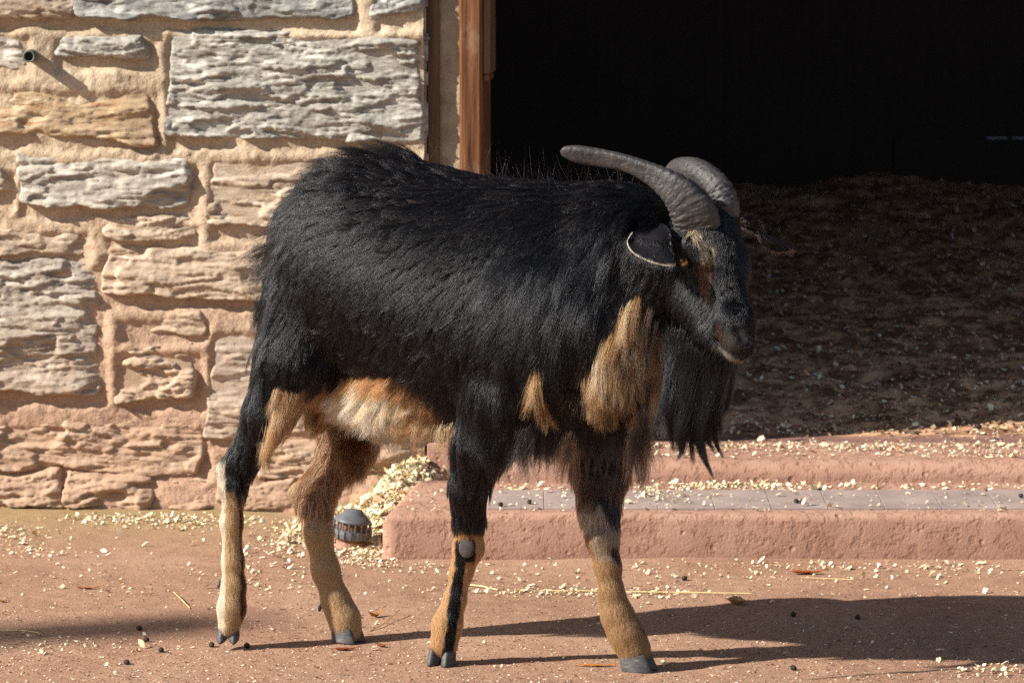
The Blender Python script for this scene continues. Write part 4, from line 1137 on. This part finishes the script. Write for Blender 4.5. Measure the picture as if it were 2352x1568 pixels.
# heap of shavings at the corner of the step
hcx = float(P(948, 1100, 8.25)[0])
def heap_z(x, y):
    return (.10*np.exp(-((x-hcx-(y-8.3)*.22)/.085)**2)*ss(7.93, 8.32, y)+(fbm(x*40, y*40, 3, 3)-.5)*.022)*ss(7.90, 8.0, y)
hx = rng.uniform(hcx-.24, hcx+.16, 9000); hy = rng.uniform(7.92, 8.37, 9000); hz = heap_z(hx, hy)
kp_ = (hz > .004) & ~((hx > xL+.03) & (hz < .083) & (hy < 8.22)); hp = np.stack([hx, hy, hz-.001], -1)[kp_]
heap = chips('shavings_heap', hp, .0085, shcol(len(hp)), .5, 0, .5); tag(heap, kind='stuff')
Xh, Yh = np.meshgrid(np.linspace(hcx-.24, hcx+.16, 90), np.linspace(7.9, 8.37, 90)); Zh = heap_z(Xh, Yh)-.004
mesh('heap_core', np.stack([Xh, Yh, Zh], -1).reshape(-1, 3), grid_faces(90, 90), M['chips'], heap, smooth=True, col=np.tile(SH*.75, (8100, 1)))
# on the steps
B_ = [np.c_[G(rng.uniform(1150, 2400, 520), rng.normal(1119, 5, 520), .0835)], G(rng.normal(1690, 110, 620), rng.normal(1116, 6, 620), .084), G(rng.normal(1510, 50, 150), rng.normal(1135, 9, 150), .088),
      G(rng.uniform(1130, 2400, 360), rng.uniform(1128, 1172, 360), .0885), G(rng.uniform(930, 2400, 420), rng.normal(1178, 4, 420), .084), G(rng.uniform(930, 1130, 50), rng.uniform(1120, 1180, 50), .084),
      G(rng.uniform(1460, 2400, 560), rng.uniform(1018, 1058, 560), .1235), G(rng.uniform(1460, 2400, 520), rng.normal(1024, 3, 520), .1235), G(rng.normal(2250, 60, 120), rng.normal(1045, 6, 120), .1235), G(rng.normal(1980, 120, 90), rng.normal(1030, 5, 90), .1235)]
B_ = np.vstack(B_); B_ = B_[(B_[:, 1] > 7.852) & ((B_[:, 1] < 8.19) | (B_[:, 1] > 8.24))]; o = chips('step_shavings', B_, .0058, shcol(len(B_)), .4, .0008); tag(o, kind='stuff')
# bedding inside
nb = 52000; ty = rng.random(nb)**1.35; yy = 8.50+ty*4.3; xx = rng.uniform(-.12, 1.0, nb)*(yy/8.0)+.0
xx = rng.uniform(-.12, 1, nb)*0+(-.12+rng.random(nb)*(1.3+.06*(yy-8.5)+.1)); Pb = np.stack([xx, yy, bed_z(xx, yy)], -1)
cb = np.where(rng.random((nb, 1)) < .5, np.array([.66, .48, .32]), np.array([.36, .22, .14])); cb = cb*(.45+1.1*ss(.3, .7, fbm(xx*26, yy*26, 66, 3)))[:, None]
cb = np.where(rng.random((nb, 1)) < .05, np.array([.62, .50, .36]), cb)*rng.lognormal(0, .3, nb)[:, None]
keep = (yy > 8.62) | (rng.random(nb) < .12)
o = chips('stable_bedding', Pb[keep], .0065, np.clip(cb[keep], 0, .8), .25, .0, .3); tag(o, kind='stuff')
# grit and dust crumbs on the yard
ngr = 26000; gx = rng.uniform(-60, 2420, ngr); gy = 1290+rng.random(ngr)**.6*300; gp_ = G(gx, gy); gp_ = gp_[gp_[:, 1] < 7.80]; gp_[:, 2] = ground_z(gp_[:, 0], gp_[:, 1])
k_ = len(gp_); pick = rng.random((k_, 1)); gc = np.where(pick < .45, np.array([.62, .48, .34]), np.where(pick < .8, np.array([.16, .085, .055]), np.array([.34, .2, .13])))*rng.lognormal(0, .25, k_)[:, None]
o = chips('yard_grit', gp_, .0025, np.clip(gc, 0, .85), .2, .0003, .2); tag(o, kind='stuff')

# ------------------------------------------------------------------ loose things: droppings, leaves, straws, vent cap
M['dropping'] = simple('dropping', (.028, .018, .013), .45, 200, .0006, .3)
def dropping(px, py, z, label, r=6.2, proto=[None]):
    q = G(px, py, z)
    if z == 0: q[2] = gz(q)
    sc = r*.00075
    if proto[0] is None:
        bm = bmesh.new(); bmesh.ops.create_icosphere(bm, subdivisions=3, radius=1)
        for v in bm.verts:
            c0 = v.co; k = 1+.07*math.sin(c0.x*7+1)*math.sin(c0.y*6)+.05*math.sin(c0.z*9); v.co = Vector((c0.x*1.12, c0.y*.95, c0.z*.88))*k
        me = bpy.data.meshes.new('dropping'); bm.to_mesh(me); bm.free(); me.materials.append(M['dropping'])
        me.polygons.foreach_set('use_smooth', [True]*len(me.polygons)); proto[0] = me
    o = bpy.data.objects.new('dropping', proto[0]); COL.objects.link(o)
    o.location = (q[0], q[1], q[2]+sc*.8); o.scale = (sc, sc, sc); o.rotation_euler = (rnd.random()*.4, rnd.random()*.4, rnd.random()*6)
    tag(o, label, 'dropping', 'goat droppings scattered on the ground and step'); return o
DR = [(337, 1474, 0, 'round dark dropping just right of the one nearest the shade edge at lower left'), (370, 1497, 0, 'round dark dropping directly above and right of the frontmost dropping at lower left'),
      (291, 1526, 0, 'largest round dropping, frontmost on the sand at the lower left'), (320, 1448, 0, 'brownish dropping farthest back of the lower left cluster, in soft shade'),
      (486, 1484, 0, 'dropping lying just below the raised rear hoof'), (567, 1486, 0, 'dropping between the raised rear hoof and the planted rear hoof'),
      (1822, 1534, 0, 'dropping at the very front of the yard inside the shadow beyond the front hoof'), (1970, 1420, 0, 'dropping in the middle of the goat shadow on the right'),
      (1572, 1335, 0, 'brown dropping on the lit sand right behind the far front leg'), (1882, 1129, .0835, 'dropping on the rear edge of the tile strip on the step'),
      (1829, 1154, .088, 'left one of two droppings touching each other on the tiles'), (1842, 1155, .088, 'right one of two droppings touching each other on the tiles'),
      (2345, 1142, .088, 'dropping on the tiles at the right edge of the picture'), (1216, 1156, .088, 'dropping on the tiles seen between the front legs, right one'),
      (1150, 1162, .088, 'dropping on the tiles seen between the front legs, left one'), (1822, 1413, 0, 'crumbled brown dropping in the goat shadow behind the dead leaf')]
for d_ in DR: dropping(*d_, r=6.5 if d_[1] > 1200 else 6.0)
for (px, py, lb) in ((2190, 972, 'left one of three black droppings in a row on the inside floor edge'), (2216, 976, 'middle one of three black droppings in a row on the inside floor edge'), (2247, 985, 'right one of three black droppings in a row on the inside floor edge'),
                     (1790, 988, 'black dropping just inside the door behind the upper step'), (1480, 1010, 'black dropping just inside the door beside the hanging beard'), (2040, 965, 'black dropping inside the door, well left of the row of three'), (1700, 1000, 'black dropping inside the door, right of the goat chin')):
    dropping(px, py, .135, lb, 8)

def leaf_mesh(name, px, py, z, ln, wd, yaw, fold, colr, label, lift=.3):
    q = G(px, py, z)
    if z == 0: q[2] = gz(q)
    o = empty(name, (float(q[0]), float(q[1]), float(q[2])+.0015)); nu, nv = 15, 7; vv = []
    for j in range(nv):
        v = j/(nv-1)*2-1
        for i in range(nu):
            u = i/(nu-1); w_ = wd/2*math.sin(math.pi*u**.8)*(1+.08*math.sin(u*40))
            vv.append((ln*(u-.5), v*w_, abs(v)*w_*fold+lift*ln*(u-.5)**2*2+.0005*math.sin(u*20+v*3)))
    me_m = bpy.data.materials.get('leaf_'+str(colr)) or simple('leaf_'+str(colr), colr, .5, 60, .0006, .35)
    b = mesh('blade', vv, [tuple(x) for x in grid_faces(nu, nv)], me_m, o, smooth=True)
    s_ = b.modifiers.new('t', 'SOLIDIFY'); s_.thickness = .0004
    st = [(ln*(.5+k*.08), .0006*math.cos(a), .001+lift*ln*.5+.0006*math.sin(a)) for k in (0, 1, 2) for a in (0, 2.1, 4.2)]
    mesh('stalk', st, [(0, 1, 4, 3), (1, 2, 5, 4), (2, 0, 3, 5), (3, 4, 7, 6), (4, 5, 8, 7), (5, 3, 6, 8)], me_m, o)
    o.rotation_euler = (0, 0, yaw); tag(o, label, 'leaf'); return o
leaf_mesh('leaf', 1852, 1318, 0, .060, .017, .12, .45, (.30, .06, .015), 'long curled red leaf on the lit sand in front of the step', .14)
leaf_mesh('leaf', 1692, 1386, 0, .036, .030, -.4, .7, (.40, .22, .10), 'folded dry tan leaf at the edge of the goat shadow', .4)
leaf_mesh('leaf', 792, 1494, 0, .040, .012, .25, .5, (.26, .06, .02), 'dark red leaf under the planted rear hoof', .15)
leaf_mesh('leaf', 862, 1420, 0, .034, .012, .7, .8, (.34, .13, .03), 'small orange brown leaf behind the planted rear hoof', .8)
leaf_mesh('leaf', 1368, 1531, 0, .062, .012, .02, .2, (.46, .17, .04), 'flat narrow orange leaf at the toe of the far front hoof', .05)
leaf_mesh('leaf', 875, 1486, 0, .022, .010, -.6, .6, (.22, .06, .02), 'tiny red leaf scrap right of the planted rear hoof', .4)
leaf_mesh('leaf', 200, 1352, 0, .050, .010, .05, .5, (.36, .15, .06), 'thin brown leaf on the sand left of the raised rear leg', .2)
leaf_mesh('leaf', 6, 1382, 0, .018, .010, .2, .6, (.34, .18, .06), 'small brown leaf scrap at the left edge of the yard', .5)
M['straw'] = simple('straw', (.66, .50, .24), .5, 60, .0004, .2)
def straw(pts_, label, r=.0011):
    P3 = [G(x, y, 0)+np.array([0, 0, .002+h]) for (x, y, h) in pts_]; bm = bmesh.new(); prev = None
    for i, p in enumerate(P3):
        ring = [bm.verts.new((p[0], p[1]+r*math.cos(a), p[2]+r*math.sin(a))) for a in [2*math.pi*k/6 for k in range(6)]]
        if prev:
            for k in range(6): bm.faces.new((prev[k], prev[(k+1) % 6], ring[(k+1) % 6], ring[k]))
        prev = ring
    o = bmobj('straw', bm, M['straw'], smooth=True); tag(o, label, 'straw'); return o
straw([(-30, 1449, 0), (20, 1450, .001), (60, 1453, .002), (96, 1456, 0)], 'long pale straw on the sand at the left edge of the yard')
straw([(1240, 1358, 0), (1400, 1361, .001), (1600, 1364, .001), (1725, 1365, 0)], 'longest pale straw lying level behind the front legs', .0013)
straw([(1072, 1344, 0), (1105, 1350, .002), (1142, 1356, 0)], 'short slanting straw right of the near front leg', .0014)
straw([(398, 1362, .001), (415, 1380, .003), (436, 1398, 0)], 'bent straw on the sand left of the raised rear leg')
straw([(850, 1452, 0), (885, 1438, .004), (918, 1418, .012)], 'greenish straw sticking up behind the planted rear hoof')
straw([(1840, 1328, 0), (1900, 1330, 0), (1960, 1333, 0)], 'thin straw beside the long curled red leaf', .0007)

# slotted cap on a stub beside the step
cap = empty('vent_cap', tuple(G(803, 1253))); tag(cap, 'small grey slotted vent cap on a stub beside the corner of the step', 'vent cap')
M['cap'] = simple('grey_plastic', (.11, .112, .118), .45, 60, .0004, .25, .45); M['capcore'] = simple('rusty_core', (.15, .07, .035), .8, 80, .001, .3)
def lathe(name, prof, mat, parent, seg=18, smooth=False, facet=0):
    vv = []; 
    for (r, z) in prof:
        for i in range(seg):
            a = 2*math.pi*i/seg; vv.append((r*math.cos(a), r*math.sin(a), z))
    f = [(j*seg+i, j*seg+(i+1) % seg, (j+1)*seg+(i+1) % seg, (j+1)*seg+i) for j in range(len(prof)-1) for i in range(seg)]
    f.append(tuple(range((len(prof)-1)*seg, len(prof)*seg)))
    return mesh(name, vv, f, mat, parent, smooth)
lathe('foot', [(.026, -.01), (.026, .016)], M['concrete'], cap)
lathe('core', [(.027, .012), (.030, .02), (.027, .062)], M['capcore'], cap)
lathe('band', [(.030, .018), (.0355, .020), (.0375, .030), (.0370, .038), (.033, .039)], M['cap'], cap, 18)
lathe('collar', [(.030, .053), (.0345, .054), (.0345, .059), (.031, .061), (.023, .070), (.020, .071), (.016, .079), (.004, .080)], M['cap'], cap, 24, True)
for i in range(18):
    a = 2*math.pi*(i+.5)/18; r = .0352; b = box('rib', r-.002, r+.001, -.0012, .0012, .036, .056, M['cap'], cap); b.rotation_euler = (0, 0, a)
for i in range(18):
    a = 2*math.pi*(i)/18; r = .0372; b = box('rib', r-.001, r+.0016, -.0008, .0008, .021, .038, M['cap'], cap); b.rotation_euler = (0, 0, a)
cap.rotation_euler = (.06, .12, .2); cap.scale = (1, 1, .86)
